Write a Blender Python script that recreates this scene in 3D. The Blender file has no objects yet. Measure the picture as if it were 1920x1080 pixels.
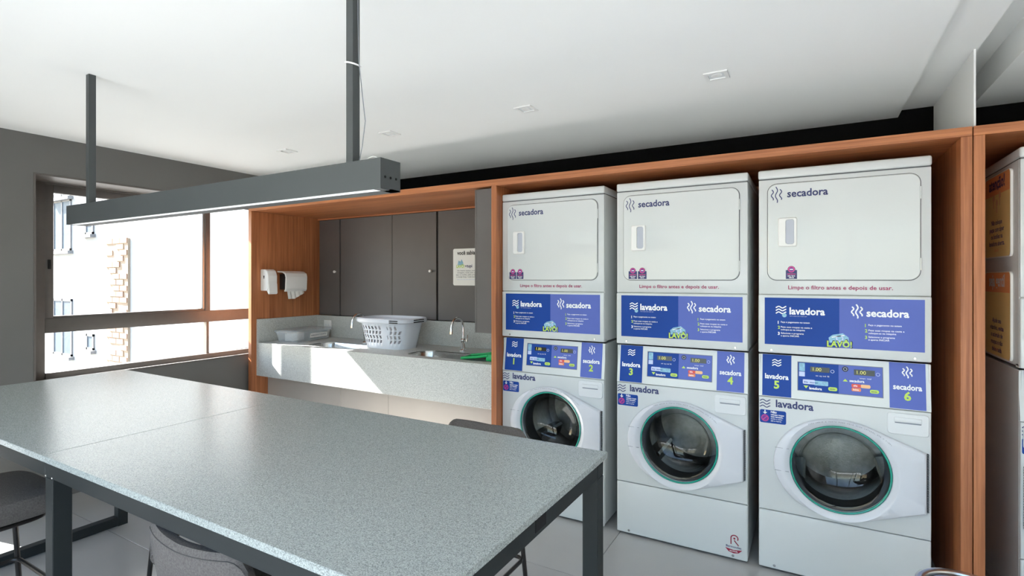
import bpy, bmesh, math, random
from mathutils import Vector, Matrix
random.seed(7)
C = bpy.context.scene.collection
SC = bpy.context.scene
R = math.radians

# ------------------------------------------------------------------ camera
cd = bpy.data.cameras.new('camera')
cd.sensor_width = 36.0
cd.lens = 981.4 / 1920 * 36
cd.shift_y = -16.54 / 1920
cd.clip_start = 0.02
cam = bpy.data.objects.new('camera', cd)
C.objects.link(cam)
cam.location = (0, 0, 1.4397)
cam.rotation_euler = (R(90), 0, R(29.7515))
SC.camera = cam

# ------------------------------------------------------------------ sky, sun, exposure
SUN_DIR = Vector((4.5, 1.0, -3.42)).normalized()      # direction the light travels
w = bpy.data.worlds.new('sky')
SC.world = w
w.use_nodes = True
nt = w.node_tree
for n in list(nt.nodes): nt.nodes.remove(n)
wo = nt.nodes.new('ShaderNodeOutputWorld')
bg = nt.nodes.new('ShaderNodeBackground')
sky = nt.nodes.new('ShaderNodeTexSky')
sky.sky_type = 'NISHITA'
sky.sun_disc = False
sky.sun_elevation = math.asin(-SUN_DIR.z)
sky.sun_rotation = math.atan2(-SUN_DIR.x, -SUN_DIR.y)
sky.air_density = 1.0
sky.dust_density = 1.0
sky.ozone_density = 1.0
bg.inputs['Strength'].default_value = 0.45
nt.links.new(sky.outputs[0], bg.inputs[0])
nt.links.new(bg.outputs[0], wo.inputs[0])

sd = bpy.data.lights.new('sun', 'SUN')
sd.energy = 30.0
sd.angle = R(0.6)
sd.color = (1.0, 0.972, 0.935)
sun = bpy.data.objects.new('sun', sd)
C.objects.link(sun)
sun.rotation_euler = SUN_DIR.to_track_quat('-Z', 'Y').to_euler()
sun.location = (-8, -4, 8)

vs = SC.view_settings
SC.display_settings.display_device = 'sRGB'
vs.view_transform = 'Standard'
vs.look = 'None'
vs.gamma = 1.0
vs.use_curve_mapping = False
vs.exposure = 1.12
SC.cycles.max_bounces = 12
SC.cycles.diffuse_bounces = 6
SC.cycles.transparent_max_bounces = 16
SC.cycles.sample_clamp_indirect = 8.0

# ------------------------------------------------------------------ materials
def lin(c):
    return tuple(((v / 255) / 12.92 if v / 255 <= 0.04045 else ((v / 255 + 0.055) / 1.055) ** 2.4) for v in c) + (1.0,)

M = {}
def new_mat(name):
    m = bpy.data.materials.new(name)
    m.use_nodes = True
    nt = m.node_tree
    b = nt.nodes['Principled BSDF']
    M[name] = m
    return m, nt, b

def plain(name, rgb, rough=0.5, metal=0.0, spec=0.5, var=0.06, scale=6.0, bump=0.0, bscale=200.0, emit=0.0, coat=0.0):
    """procedural material: colour with a little noise, optional fine relief"""
    m, nt, b = new_mat(name)
    tc = nt.nodes.new('ShaderNodeTexCoord')
    nz = nt.nodes.new('ShaderNodeTexNoise')
    nz.inputs['Scale'].default_value = scale
    nz.inputs['Detail'].default_value = 4
    nt.links.new(tc.outputs['Object'], nz.inputs['Vector'])
    ramp = nt.nodes.new('ShaderNodeValToRGB')
    c = lin(rgb)
    ramp.color_ramp.elements[0].position = 0.3
    ramp.color_ramp.elements[1].position = 0.7
    ramp.color_ramp.elements[0].color = tuple(v * (1 - var) for v in c[:3]) + (1,)
    ramp.color_ramp.elements[1].color = tuple(min(1, v * (1 + var)) for v in c[:3]) + (1,)
    nt.links.new(nz.outputs['Fac'], ramp.inputs['Fac'])
    nt.links.new(ramp.outputs['Color'], b.inputs['Base Color'])
    b.inputs['Roughness'].default_value = rough
    b.inputs['Metallic'].default_value = metal
    b.inputs['Specular IOR Level'].default_value = spec
    if coat: b.inputs['Coat Weight'].default_value = coat
    if bump:
        n2 = nt.nodes.new('ShaderNodeTexNoise')
        n2.inputs['Scale'].default_value = bscale
        n2.inputs['Detail'].default_value = 3
        nt.links.new(tc.outputs['Object'], n2.inputs['Vector'])
        bp = nt.nodes.new('ShaderNodeBump')
        bp.inputs['Strength'].default_value = bump
        bp.inputs['Distance'].default_value = 0.002
        nt.links.new(n2.outputs['Fac'], bp.inputs['Height'])
        nt.links.new(bp.outputs['Normal'], b.inputs['Normal'])
    if emit:
        b.inputs['Emission Color'].default_value = lin(rgb)
        b.inputs['Emission Strength'].default_value = emit
    return m

def wood(name, axis, dark, light):
    m, nt, b = new_mat(name)
    tc = nt.nodes.new('ShaderNodeTexCoord')
    mp = nt.nodes.new('ShaderNodeMapping')
    s = [60.0, 60.0, 60.0]
    s['xyz'.index(axis)] = 1.6
    mp.inputs['Scale'].default_value = s
    nt.links.new(tc.outputs['Object'], mp.inputs['Vector'])
    n1 = nt.nodes.new('ShaderNodeTexNoise')
    n1.inputs['Scale'].default_value = 1.0
    n1.inputs['Detail'].default_value = 6
    n1.inputs['Roughness'].default_value = 0.65
    n1.inputs['Distortion'].default_value = 0.3
    nt.links.new(mp.outputs['Vector'], n1.inputs['Vector'])
    mp2 = nt.nodes.new('ShaderNodeMapping')
    s2 = [9.0, 9.0, 9.0]
    s2['xyz'.index(axis)] = 0.7
    mp2.inputs['Scale'].default_value = s2
    nt.links.new(tc.outputs['Object'], mp2.inputs['Vector'])
    n2 = nt.nodes.new('ShaderNodeTexNoise')
    n2.inputs['Scale'].default_value = 1.0
    n2.inputs['Detail'].default_value = 2
    nt.links.new(mp2.outputs['Vector'], n2.inputs['Vector'])
    mx = nt.nodes.new('ShaderNodeMath'); mx.operation = 'MULTIPLY_ADD'
    nt.links.new(n2.outputs['Fac'], mx.inputs[0]); mx.inputs[1].default_value = 0.45
    nt.links.new(n1.outputs['Fac'], mx.inputs[2])
    ramp = nt.nodes.new('ShaderNodeValToRGB')
    ramp.color_ramp.elements[0].position = 0.5
    ramp.color_ramp.elements[1].position = 0.95
    ramp.color_ramp.elements[0].color = lin(dark)
    ramp.color_ramp.elements[1].color = lin(light)
    nt.links.new(mx.outputs[0], ramp.inputs['Fac'])
    nt.links.new(ramp.outputs['Color'], b.inputs['Base Color'])
    b.inputs['Roughness'].default_value = 0.42
    bp = nt.nodes.new('ShaderNodeBump')
    bp.inputs['Strength'].default_value = 0.12
    bp.inputs['Distance'].default_value = 0.001
    nt.links.new(n1.outputs['Fac'], bp.inputs['Height'])
    nt.links.new(bp.outputs['Normal'], b.inputs['Normal'])
    return m

def granite(name, dark, mid, light, rough, scale=170.0):
    m, nt, b = new_mat(name)
    tc = nt.nodes.new('ShaderNodeTexCoord')
    n1 = nt.nodes.new('ShaderNodeTexNoise')
    n1.inputs['Scale'].default_value = scale
    n1.inputs['Detail'].default_value = 3
    n1.inputs['Roughness'].default_value = 0.7
    nt.links.new(tc.outputs['Object'], n1.inputs['Vector'])
    v = nt.nodes.new('ShaderNodeTexVoronoi')
    v.inputs['Scale'].default_value = scale * 1.6
    nt.links.new(tc.outputs['Object'], v.inputs['Vector'])
    sep = nt.nodes.new('ShaderNodeSeparateColor')
    nt.links.new(v.outputs['Color'], sep.inputs[0])
    mx = nt.nodes.new('ShaderNodeMath'); mx.operation = 'MULTIPLY_ADD'
    nt.links.new(sep.outputs[0], mx.inputs[0]); mx.inputs[1].default_value = 0.38
    nt.links.new(n1.outputs['Fac'], mx.inputs[2])
    ramp = nt.nodes.new('ShaderNodeValToRGB')
    e = ramp.color_ramp.elements
    e[0].position = 0.42; e[0].color = lin(dark)
    e[1].position = 1.0; e[1].color = lin(light)
    k = e.new(0.62); k.color = lin(mid)
    nt.links.new(mx.outputs[0], ramp.inputs['Fac'])
    nt.links.new(ramp.outputs['Color'], b.inputs['Base Color'])
    b.inputs['Roughness'].default_value = rough
    b.inputs['Specular IOR Level'].default_value = 0.32
    bp = nt.nodes.new('ShaderNodeBump')
    bp.inputs['Strength'].default_value = 0.08
    bp.inputs['Distance'].default_value = 0.001
    nt.links.new(n1.outputs['Fac'], bp.inputs['Height'])
    nt.links.new(bp.outputs['Normal'], b.inputs['Normal'])
    return m

def thin_glass(name, tint, f0=1.45, rough=0.0):
    m, nt, b = new_mat(name)
    nt.nodes.remove(b)
    out = nt.nodes['Material Output']
    fr = nt.nodes.new('ShaderNodeFresnel')
    ge = nt.nodes.new('ShaderNodeNewGeometry')          # thin sheet: both faces reflect like the outer one
    mr = nt.nodes.new('ShaderNodeMapRange')
    mr.inputs['To Min'].default_value = f0; mr.inputs['To Max'].default_value = 1 / f0
    nt.links.new(ge.outputs['Backfacing'], mr.inputs['Value'])
    nt.links.new(mr.outputs['Result'], fr.inputs['IOR'])
    tr = nt.nodes.new('ShaderNodeBsdfTransparent'); tr.inputs['Color'].default_value = tint + (1,)
    gl = nt.nodes.new('ShaderNodeBsdfGlossy'); gl.inputs['Roughness'].default_value = rough
    mx = nt.nodes.new('ShaderNodeMixShader')
    nt.links.new(fr.outputs[0], mx.inputs[0])
    nt.links.new(tr.outputs[0], mx.inputs[1])
    nt.links.new(gl.outputs[0], mx.inputs[2])
    nt.links.new(mx.outputs[0], out.inputs['Surface'])
    return m

def plastic_clear(name, rgb, alpha):
    m, nt, b = new_mat(name)
    out = nt.nodes['Material Output']
    b.inputs['Base Color'].default_value = lin(rgb)
    b.inputs['Roughness'].default_value = 0.25
    tr = nt.nodes.new('ShaderNodeBsdfTransparent')
    mx = nt.nodes.new('ShaderNodeMixShader'); mx.inputs[0].default_value = alpha
    nt.links.new(tr.outputs[0], mx.inputs[1])
    nt.links.new(b.outputs[0], mx.inputs[2])
    nt.links.new(mx.outputs[0], out.inputs['Surface'])
    return m

plain('ceiling_paint', (238, 239, 237), 0.9, var=0.01, scale=1.5)
plain('wall_white', (232, 233, 231), 0.9, var=0.01, scale=1.5)
plain('wall_grey', (102, 101, 98), 0.85, var=0.04, scale=2.5, bump=0.05, bscale=90)
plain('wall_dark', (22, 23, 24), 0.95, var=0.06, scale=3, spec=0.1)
plain('tile', (172, 172, 170), 0.16, var=0.05, scale=1.7, bump=0.02, bscale=60)
plain('grout', (184, 180, 170), 0.8)
plain('frame_dark', (92, 87, 83), 0.42, metal=0.0, var=0.05, scale=20)
plain('frame_edge', (150, 152, 152), 0.35, metal=0.6)
plain('table_metal', (40, 44, 45), 0.55, var=0.05, scale=12, bump=0.04, bscale=400, spec=0.2)
plain('lamp_metal', (64, 68, 69), 0.5, var=0.03, scale=12)
plain('lamp_light', (236, 240, 242), 0.5, emit=0.3)
plain('cabinet_grey', (96, 92, 90), 0.5, var=0.04, scale=5, bump=0.04, bscale=300)
plain('panel_taupe', (180, 172, 164), 0.5, var=0.03, scale=4)
plain('gap_black', (18, 18, 18), 0.9)
plain('white_enamel', (206, 210, 210), 0.28, var=0.012, scale=2, coat=0.25)
plain('white_plastic', (232, 232, 230), 0.35, var=0.012)
plain('white_lid', (222, 226, 236), 0.35, var=0.012)
plain('drawer_white', (218, 221, 223), 0.4, var=0.01)
plain('door_white', (211, 214, 220), 0.3, var=0.012, coat=0.2)
plain('gasket_grey', (84, 88, 92), 0.6)
plain('rubber_dark', (46, 46, 48), 0.5)
plain('recess_grey', (186, 191, 202), 0.5)
plain('slot_grey', (132, 138, 150), 0.5)
plain('steel', (205, 205, 202), 0.22, metal=1.0, var=0.05, scale=30)
plain('steel_drum', (150, 148, 145), 0.28, metal=1.0, var=0.12, scale=40, bump=0.3, bscale=160)
plain('chrome', (230, 230, 230), 0.07, metal=1.0, var=0.02)
plain('teal_ring', (32, 150, 130), 0.2, var=0.1, coat=0.4)
plain('ink_navy', (44, 52, 104), 0.5)
plain('ink_blue', (18, 66, 150), 0.5, var=0.03, spec=0.25)
plain('ink_lilac', (92, 109, 186), 0.5, var=0.03, spec=0.25)
plain('ink_white', (244, 246, 248), 0.5)
plain('ink_pale', (196, 208, 238), 0.5)
plain('ink_lime', (190, 222, 92), 0.5)
plain('ink_sky', (140, 188, 212), 0.5, var=0.2, scale=120)
plain('ink_magenta', (158, 38, 92), 0.5)
plain('ink_pink', (214, 72, 138), 0.5)
plain('ink_purple', (112, 44, 140), 0.5)
plain('ink_wine', (150, 28, 58), 0.5)
plain('ink_black', (28, 28, 30), 0.4)
plain('ink_grey', (120, 124, 130), 0.5)
plain('ink_red', (226, 84, 66), 0.5)
plain('ink_peach', (242, 190, 140), 0.5)
plain('ink_orange', (238, 134, 84), 0.5)
plain('led_amber', (226, 218, 110), 0.4, emit=0.08)
plain('display_black', (34, 30, 24), 0.2)
plain('sign_orange', (255, 172, 112), 0.5, var=0.02)
plain('sign_yellow', (255, 224, 150), 0.5, var=0.02)
plain('sign_white', (240, 240, 236), 0.5, var=0.01)
plain('ink_violet', (92, 64, 122), 0.5)
plain('fabric', (98, 94, 92), 0.95, var=0.22, scale=220, bump=0.5, bscale=500, spec=0.2)
plain('seam_grey', (78, 75, 74), 0.9)
plain('stool_metal', (64, 60, 58), 0.35, metal=0.7, var=0.05)
plain('green_plastic', (28, 168, 96), 0.4, var=0.05)
plain('green_dark', (24, 44, 36), 0.6)
plain('paper', (226, 226, 222), 0.9, var=0.05, scale=60, bump=0.3, bscale=120)
plain('facade_white', (164, 163, 160), 0.9, var=0.05, scale=0.8)
plain('facade_glass', (84, 96, 106), 0.5, var=0.1, spec=0.1)
plain('facade_frame', (112, 113, 115), 0.6)
plain('brick', (138, 106, 84), 0.9, var=0.2, scale=5)
plain('mortar', (152, 134, 114), 0.95, var=0.1, scale=4)
plain('pavement', (130, 129, 126), 0.9, var=0.06, scale=0.6)
plain('terrace_bounce', (190, 190, 189), 0.8, var=0.05, scale=1.2)
wood('wood_z', 'z', (134, 76, 44), (194, 126, 82))
wood('wood_x', 'x', (142, 82, 48), (202, 132, 86))
granite('granite_table', (112, 118, 117), (150, 157, 155), (186, 192, 190), 0.24, 300)
granite('granite_counter', (128, 130, 127), (180, 182, 178), (214, 216, 212), 0.38, 260)
thin_glass('window_glass', (0.96, 0.97, 0.97))
thin_glass('door_glass', (0.80, 0.84, 0.83), 1.5)
plastic_clear('clear_box', (206, 212, 216), 0.34)
plastic_clear('basket_plastic', (222, 227, 236), 0.95)

# ------------------------------------------------------------------ mesh helpers
class MB:
    def __init__(s, off=(0, 0, 0)):
        s.v = []; s.f = []; s.m = []; s.sm = []; s.mats = []; s.off = Vector(off)
    def mi(s, mat):
        if mat not in s.mats: s.mats.append(mat)
        return s.mats.index(mat)
    def add(s, vs, fs, mat, smooth=False):
        k = len(s.v); i = s.mi(mat)
        s.v += [Vector(p) - s.off for p in vs]
        for f in fs:
            s.f.append([k + j for j in f]); s.m.append(i); s.sm.append(smooth)
    def box(s, x0, x1, y0, y1, z0, z1, mat, bev=0.0, seg=2):
        bm = bmesh.new()
        bmesh.ops.create_cube(bm, size=1.0)
        for p in bm.verts:
            p.co = Vector(((x0 + x1) / 2 + p.co.x * (x1 - x0), (y0 + y1) / 2 + p.co.y * (y1 - y0), (z0 + z1) / 2 + p.co.z * (z1 - z0)))
        if bev:
            bmesh.ops.bevel(bm, geom=list(bm.edges), offset=bev, segments=seg, affect='EDGES', profile=0.5)
        bmesh.ops.recalc_face_normals(bm, faces=bm.faces)
        bm.verts.ensure_lookup_table()
        s.add([p.co.copy() for p in bm.verts], [[q.index for q in f.verts] for f in bm.faces], mat, bool(bev))
        bm.free()
        return s
    def loft(s, loops, mat, cap0=False, cap1=False, closed=True, smooth=True):
        n = len(loops[0]); vs = [p for L in loops for p in L]; fs = []
        for a in range(len(loops) - 1):
            for i in range(n if closed else n - 1):
                j = (i + 1) % n
                fs.append([a * n + i, a * n + j, (a + 1) * n + j, (a + 1) * n + i])
        s.add(vs, fs, mat, smooth)
        if cap0: s.add(loops[0], [list(range(n))[::-1]], mat)
        if cap1: s.add(loops[-1], [list(range(n))], mat)
        return s
    def tube(s, path, r, mat, n=10, caps=True, closed=False):
        path = [Vector(p) for p in path]; loops = []
        rs = r if isinstance(r, (list, tuple)) else [r] * len(path)
        up = None
        for i, p in enumerate(path):
            if closed:
                d = (path[(i + 1) % len(path)] - path[i - 1]).normalized()
            else:
                d = (path[min(i + 1, len(path) - 1)] - path[max(i - 1, 0)]).normalized()
            if up is None:
                up = Vector((0, 0, 1)) if abs(d.z) < 0.9 else Vector((1, 0, 0))
            a = d.cross(up).normalized(); b = a.cross(d).normalized(); up = b
            loops.append([p + (a * math.cos(t) + b * math.sin(t)) * rs[i] for t in [2 * math.pi * k / n for k in range(n)]])
        if closed: loops.append(loops[0])
        s.loft(loops, mat, caps and not closed, caps and not closed)
        return s
    def bar(s, p0, p1, wx, wy, mat):
        """square bar between two points"""
        p0 = Vector(p0); p1 = Vector(p1); d = (p1 - p0).normalized()
        up = Vector((0, 0, 1)) if abs(d.z) < 0.9 else Vector((0, 1, 0))
        a = d.cross(up).normalized() * wx / 2; b = a.normalized().cross(d).normalized() * wy / 2
        L = [[p + a + b, p - a + b, p - a - b, p + a - b] for p in (p0, p1)]
        s.loft(L, mat, True, True, smooth=False); return s
    def lathe(s, prof, c, mat, n=48, axis='z', smooth=True):
        c = Vector(c); loops = []
        for r, h in prof:
            L = []
            for k in range(n):
                t = 2 * math.pi * k / n
                if axis == 'z': L.append(c + Vector((r * math.cos(t), r * math.sin(t), h)))
                elif axis == 'y': L.append(c + Vector((r * math.cos(t), h, r * math.sin(t))))
                else: L.append(c + Vector((h, r * math.cos(t), r * math.sin(t))))
            loops.append(L)
        s.loft(loops, mat, smooth=smooth); return s
    def prism(s, poly, a, b, mat, axis='y'):
        """poly: 2-D points, extruded along axis from a to b (x,z for y; y,z for x; x,y for z)"""
        def P(p, h):
            if axis == 'y': return (p[0], h, p[1])
            if axis == 'x': return (h, p[0], p[1])
            return (p[0], p[1], h)
        s.loft([[P(p, a) for p in poly], [P(p, b) for p in poly]], mat, True, True, smooth=False); return s
    def build(s, name, parent=None, angle=35, loc=None):
        me = bpy.data.meshes.new(name)
        me.from_pydata([tuple(p) for p in s.v], [], s.f)
        for q in s.mats: me.materials.append(M[q])
        me.polygons.foreach_set('material_index', s.m)
        me.polygons.foreach_set('use_smooth', s.sm)
        bm = bmesh.new(); bm.from_mesh(me)
        bmesh.ops.remove_doubles(bm, verts=bm.verts, dist=1e-6)
        bm.to_mesh(me); bm.free()
        me.update()
        if any(s.sm): me.set_sharp_from_angle(angle=R(angle))
        o = bpy.data.objects.new(name, me)
        C.objects.link(o)
        if parent: o.parent = parent
        if loc: o.location = loc
        return o

_tx = {}
def text_geo(body, bold):
    key = (body, bold)
    if key in _tx: return _tx[key]
    cu = bpy.data.curves.new('tmp', 'FONT')
    cu.body = body; cu.size = 1.0; cu.offset = bold; cu.resolution_u = 2; cu.fill_mode = 'FRONT'
    o = bpy.data.objects.new('tmp', cu); C.objects.link(o)
    dg = bpy.context.evaluated_depsgraph_get()
    ev = o.evaluated_get(dg); me = ev.to_mesh()
    vs = [(p.co.x, p.co.y) for p in me.vertices]
    fs = [list(p.vertices) for p in me.polygons]
    ev.to_mesh_clear()
    bpy.data.objects.remove(o); bpy.data.curves.remove(cu)
    x0 = min(p[0] for p in vs); x1 = max(p[0] for p in vs)
    _tx[key] = ([(p[0] - x0, p[1]) for p in vs], fs, x1 - x0)
    return _tx[key]

class Plane:
    """flat drawing surface: U to the right, V up, N towards the viewer"""
    def __init__(s, o, u, v):
        s.o = Vector(o); s.u = Vector(u).normalized(); s.v = Vector(v).normalized(); s.n = s.u.cross(s.v)
    def p(s, a, b, n=0.0):
        return s.o + s.u * a + s.v * b + s.n * n

class Print(MB):
    """flat print (ink) on a Plane"""
    def __init__(s, pl, off=(0, 0, 0)):
        super().__init__(off); s.pl = pl
    def poly(s, pts, mat, n=0.0008):
        s.add([s.pl.p(a, b, n) for a, b in pts], [list(range(len(pts)))], mat)
    def rect(s, a0, a1, b0, b1, mat, n=0.0008, r=0.0):
        if r: s.poly(rr(a0, a1, b0, b1, r, 4), mat, n)
        else: s.poly([(a0, b0), (a1, b0), (a1, b1), (a0, b1)], mat, n)
    def disc(s, a, b, r, mat, n=0.0012, k=20):
        s.poly([(a + r * math.cos(2 * math.pi * i / k), b + r * math.sin(2 * math.pi * i / k)) for i in range(k)], mat, n)
    def ring(s, a, b, r0, r1, mat, n=0.0014, k=20):
        A = [(a + r0 * math.cos(2 * math.pi * i / k), b + r0 * math.sin(2 * math.pi * i / k)) for i in range(k)]
        B = [(a + r1 * math.cos(2 * math.pi * i / k), b + r1 * math.sin(2 * math.pi * i / k)) for i in range(k)]
        s.add([s.pl.p(*q, n) for q in A + B], [[i, (i + 1) % k, k + (i + 1) % k, k + i] for i in range(k)], mat)
    def line(s, pts, wd, mat, n=0.0014):
        L = []; Rr = []
        for i, (a, b) in enumerate(pts):
            a0, b0 = pts[max(i - 1, 0)]; a1, b1 = pts[min(i + 1, len(pts) - 1)]
            d = math.hypot(a1 - a0, b1 - b0) or 1; nx, ny = -(b1 - b0) / d * wd / 2, (a1 - a0) / d * wd / 2
            L.append((a + nx, b + ny)); Rr.append((a - nx, b - ny))
        k = len(pts)
        s.add([s.pl.p(*q, n) for q in L + Rr], [[i, k + i, k + i + 1, i + 1] for i in range(k - 1)], mat)
    def text(s, body, a, b, mat, width=None, size=None, bold=0.0, align='l', n=0.0016, slope=0.0):
        vs, fs, wd = text_geo(body, bold)
        k = size if size else width / wd
        kx = width / wd if width else k
        if align == 'c': a = a - wd * kx / 2
        if align == 'r': a = a - wd * kx
        s.add([s.pl.p(a + x * kx, b + y * k, n) for x, y in vs], fs, mat)
    def waves_h(s, a0, a1, b0, b1, wd, mat):
        """three stacked wavy lines"""
        for i in range(3):
            zc = b0 + (b1 - b0) * (0.15 + 0.35 * i); am = (b1 - b0) * 0.10
            s.line([(a0 + (a1 - a0) * t / 16, zc - am * math.sin(2 * math.pi * 1.4 * t / 16 + 2.2)) for t in range(17)], wd, mat)
    def waves_v(s, a0, a1, b0, b1, wd, mat):
        """three upright wavy lines, the middle one tallest"""
        for i in range(3):
            xc = a0 + (a1 - a0) * (0.12 + 0.38 * i); am = (a1 - a0) * 0.10
            q0, q1 = (b0, b1) if i == 1 else (b0 + (b1 - b0) * 0.17, b1 - (b1 - b0) * 0.17)
            s.line([(xc + am * math.sin(2 * math.pi * 1.5 * t / 16 + 0.6), q0 + (q1 - q0) * t / 16) for t in range(17)], wd, mat)

def rr(a0, a1, b0, b1, r, k=6):
    pts = []
    for cx, cy, t0 in ((a1 - r, b0 + r, -90), (a1 - r, b1 - r, 0), (a0 + r, b1 - r, 90), (a0 + r, b0 + r, 180)):
        for i in range(k + 1):
            t = R(t0 + 90 * i / k); pts.append((cx + r * math.cos(t), cy + r * math.sin(t)))
    return pts

def empty(name, loc=(0, 0, 0), rz=0.0):
    o = bpy.data.objects.new(name, None); C.objects.link(o)
    o.empty_display_size = 0.05
    o.location = loc; o.rotation_euler = (0, 0, rz)
    return o
def tag(o, label, cat, group=None):
    o['label'] = label; o['category'] = cat
    if group: o['group'] = group
    return o
def struct(o):
    o['kind'] = 'structure'; return o
def B(name, x0, x1, y0, y1, z0, z1, mat, parent=None, bev=0.0, off=(0, 0, 0)):
    return MB(off).box(x0, x1, y0, y1, z0, z1, mat, bev).build(name, parent)

# ------------------------------------------------------------------ room shell
XW, YB, XR, YR, ZC = -4.294, 3.69, 2.4, -0.9, 2.3636      # window wall, back wall, right wall, rear wall, ceiling
WT = 0.40                                                  # window wall thickness

fl = struct(B('floor', XW - WT, XR + .1, YR - .1, YB + .1, -0.12, -0.006, 'grout'))
tile_me = None
TS = 0.9
gx = [-0.945 + TS * k for k in range(-4, 4)]
gy = [1.456 + TS * k for k in range(-5, 3)]
for ix in gx:
    for iy in gy:
        x0, x1 = max(ix, XW), min(ix + TS, XR); y0, y1 = max(iy, YR), min(iy + TS, YB)
        if x1 - x0 < .02 or y1 - y0 < .02: continue
        full = (x1 - x0 > TS - 1e-4 and y1 - y0 > TS - 1e-4)
        if full and tile_me:
            t = bpy.data.objects.new('tile', tile_me); C.objects.link(t); t.parent = fl
        else:
            mb = MB().box(.0015, x1 - x0 - .0015, .0015, y1 - y0 - .0015, -.006, 0, 'tile', 0.0008, 1)
            t = mb.build('tile', fl)
            if full: tile_me = t.data
        t.location = (x0, y0, 0)

# window wall with two openings (the photographed window and a low unseen opening left of the frame, added to let sun in)
W1 = (1.379, 3.15, 0.736, 2.12)
W2 = (0.05, 1.00, 0.06, 0.82)
mb = MB()
xa, xb = XW - WT, XW
mb.box(xa, xb, YR - .1, W2[0], 0, 2.6, 'wall_grey')
mb.box(xa, xb, W2[0], W2[1], 0, W2[2], 'wall_grey')
mb.box(xa, xb, W2[0], W2[1], W2[3], 2.6, 'wall_grey')
mb.box(xa, xb, W2[1], W1[0], 0, 2.6, 'wall_grey')
mb.box(xa, xb, W1[0], W1[1], 0, W1[2], 'wall_grey')
mb.prism([(xb - .26, W1[2]), (xb, W1[2]), (xb, .784), (xb - .02, .784)], W1[0], W1[1], 'wall_grey')
mb.box(xa, xb, W1[0], W1[1], W1[3], 2.6, 'wall_grey')
mb.box(xa, xb, W1[1], YB + .1, 0, 2.6, 'wall_grey')
struct(mb.build('wall_left'))
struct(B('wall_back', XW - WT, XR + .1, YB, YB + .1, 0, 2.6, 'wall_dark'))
struct(B('wall_right', XR, XR + .1, YR, YB, 0, 2.6, 'wall_white'))
# rear wall, behind the camera: broad glazing, added to bring in daylight
mb = MB()
RW = (-3.0, 1.5, 0.05, 2.12)
mb.box(XW, RW[0], YR - .1, YR, 0, 2.6, 'wall_white')
mb.box(RW[1], XR, YR - .1, YR, 0, 2.6, 'wall_white')
mb.box(RW[0], RW[1], YR - .1, YR, 0, RW[2], 'wall_white')
mb.box(RW[0], RW[1], YR - .1, YR, RW[3], 2.6, 'wall_white')
struct(mb.build('wall_rear'))
w3 = struct(empty('window_added_rear', (RW[0], YR, RW[2])))
mb = MB((RW[0], YR, RW[2]))
for k in range(5):
    x = RW[0] + (RW[1] - RW[0] - .06) * k / 4
    mb.box(x, x + .06, YR - .08, YR - .02, RW[2], RW[3], 'frame_dark')
mb.box(RW[0], RW[1], YR - .08, YR - .02, RW[2], RW[2] + .05, 'frame_dark')
mb.box(RW[0], RW[1], YR - .08, YR - .02, RW[3] - .05, RW[3], 'frame_dark')
mb.build('window_frame', w3)
for k in range(4):
    x = RW[0] + (RW[1] - RW[0] - .06) * k / 4
    B('pane', x + .05, x + (RW[1] - RW[0] - .06) / 4 + .01, YR - .053, YR - .047, RW[2] + .04, RW[3] - .04, 'window_glass', w3, off=(RW[0], YR, RW[2]))

# ceiling: main slab, a shallow slot and the next slab, white pillar between the two cabinets
ce = MB()
ce.box(XW - WT, 0.43, YR - .1, YB + .05, ZC, ZC + .2, 'ceiling_paint')
ce.box(0.43, 0.607, YR - .1, YB + .05, 2.402, ZC + .2, 'ceiling_paint')
ce.box(0.607, 0.745, YR - .1, YB + .05, 2.50, ZC + .2, 'ceiling_paint')
ce.box(0.745, XR + .1, YR - .1, YB + .05, ZC, ZC + .2, 'ceiling_paint')
struct(ce.build('ceiling'))
struct(B('pillar', 0.591, 0.598, 2.862, YB, 2.0735, 2.5, 'wall_white'))

# ------------------------------------------------------------------ window 1
XG = XW - .29                                              # inner face of the window frame, set back in the wall
w1 = struct(empty('window_1', (XG, W1[0], W1[2])))
o1 = (XG, W1[0], W1[2])
mb = MB(o1)
x0, x1 = XG - .07, XG
mb.box(x0, x1, W1[0], 1.535, W1[2], W1[3], 'frame_dark', .003)            # jamb
mb.box(x0, x1, 1.535, W1[1], 2.098, W1[3], 'frame_dark', .003)            # head
mb.box(x0, x1 + .01, 1.535, W1[1], W1[2], .790, 'frame_dark', .003)       # sill rail
mb.box(x0, x1, W1[1] - .05, W1[1], .790, 2.098, 'frame_dark', .003)
mb.build('window_frame', w1)
MB(o1).box(XW - .02, XW + .006, W1[0], W1[1], .772, .787, 'frame_dark', .001, 1).box(XG, XW + .004, W1[0], W1[1], W1[3] - .012, W1[3], 'frame_dark', .002, 1).box(XG, XW + .004, W1[0], W1[0] + .012, W1[2], W1[3] - .012, 'frame_dark', .002, 1).build('reveal_lining', w1)
MB(o1).box(XG - .06, XG, 1.535, W1[1] - .05, 1.066, 1.166, 'frame_dark', .003).build('transom', w1)
MB(o1).box(XG - .11, XG, 2.632, 2.678, 1.166, 2.098, 'frame_dark', .003).box(XG - .06, XG - .01, 2.65, 2.672, .790, 1.066, 'frame_dark').build('mullion', w1)
sash = MB(o1)
sash.box(XG - .045, XG - .006, 1.535, 1.584, 1.166, 2.098, 'frame_dark', .003)
sash.box(XG - .045, XG - .006, 1.584, 2.632, 2.042, 2.098, 'frame_dark', .003)
sash.box(XG - .045, XG - .006, 1.584, 2.632, 1.166, 1.182, 'frame_dark', .002)
sash.box(XG - .045, XG - .006, 2.612, 2.632, 1.182, 2.042, 'frame_edge', .002)
so = sash.build('sash', w1)
B('latch', XG - .008, XG + .004, 1.552, 1.566, 1.51, 1.575, 'gap_black', so, off=o1)
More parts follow.
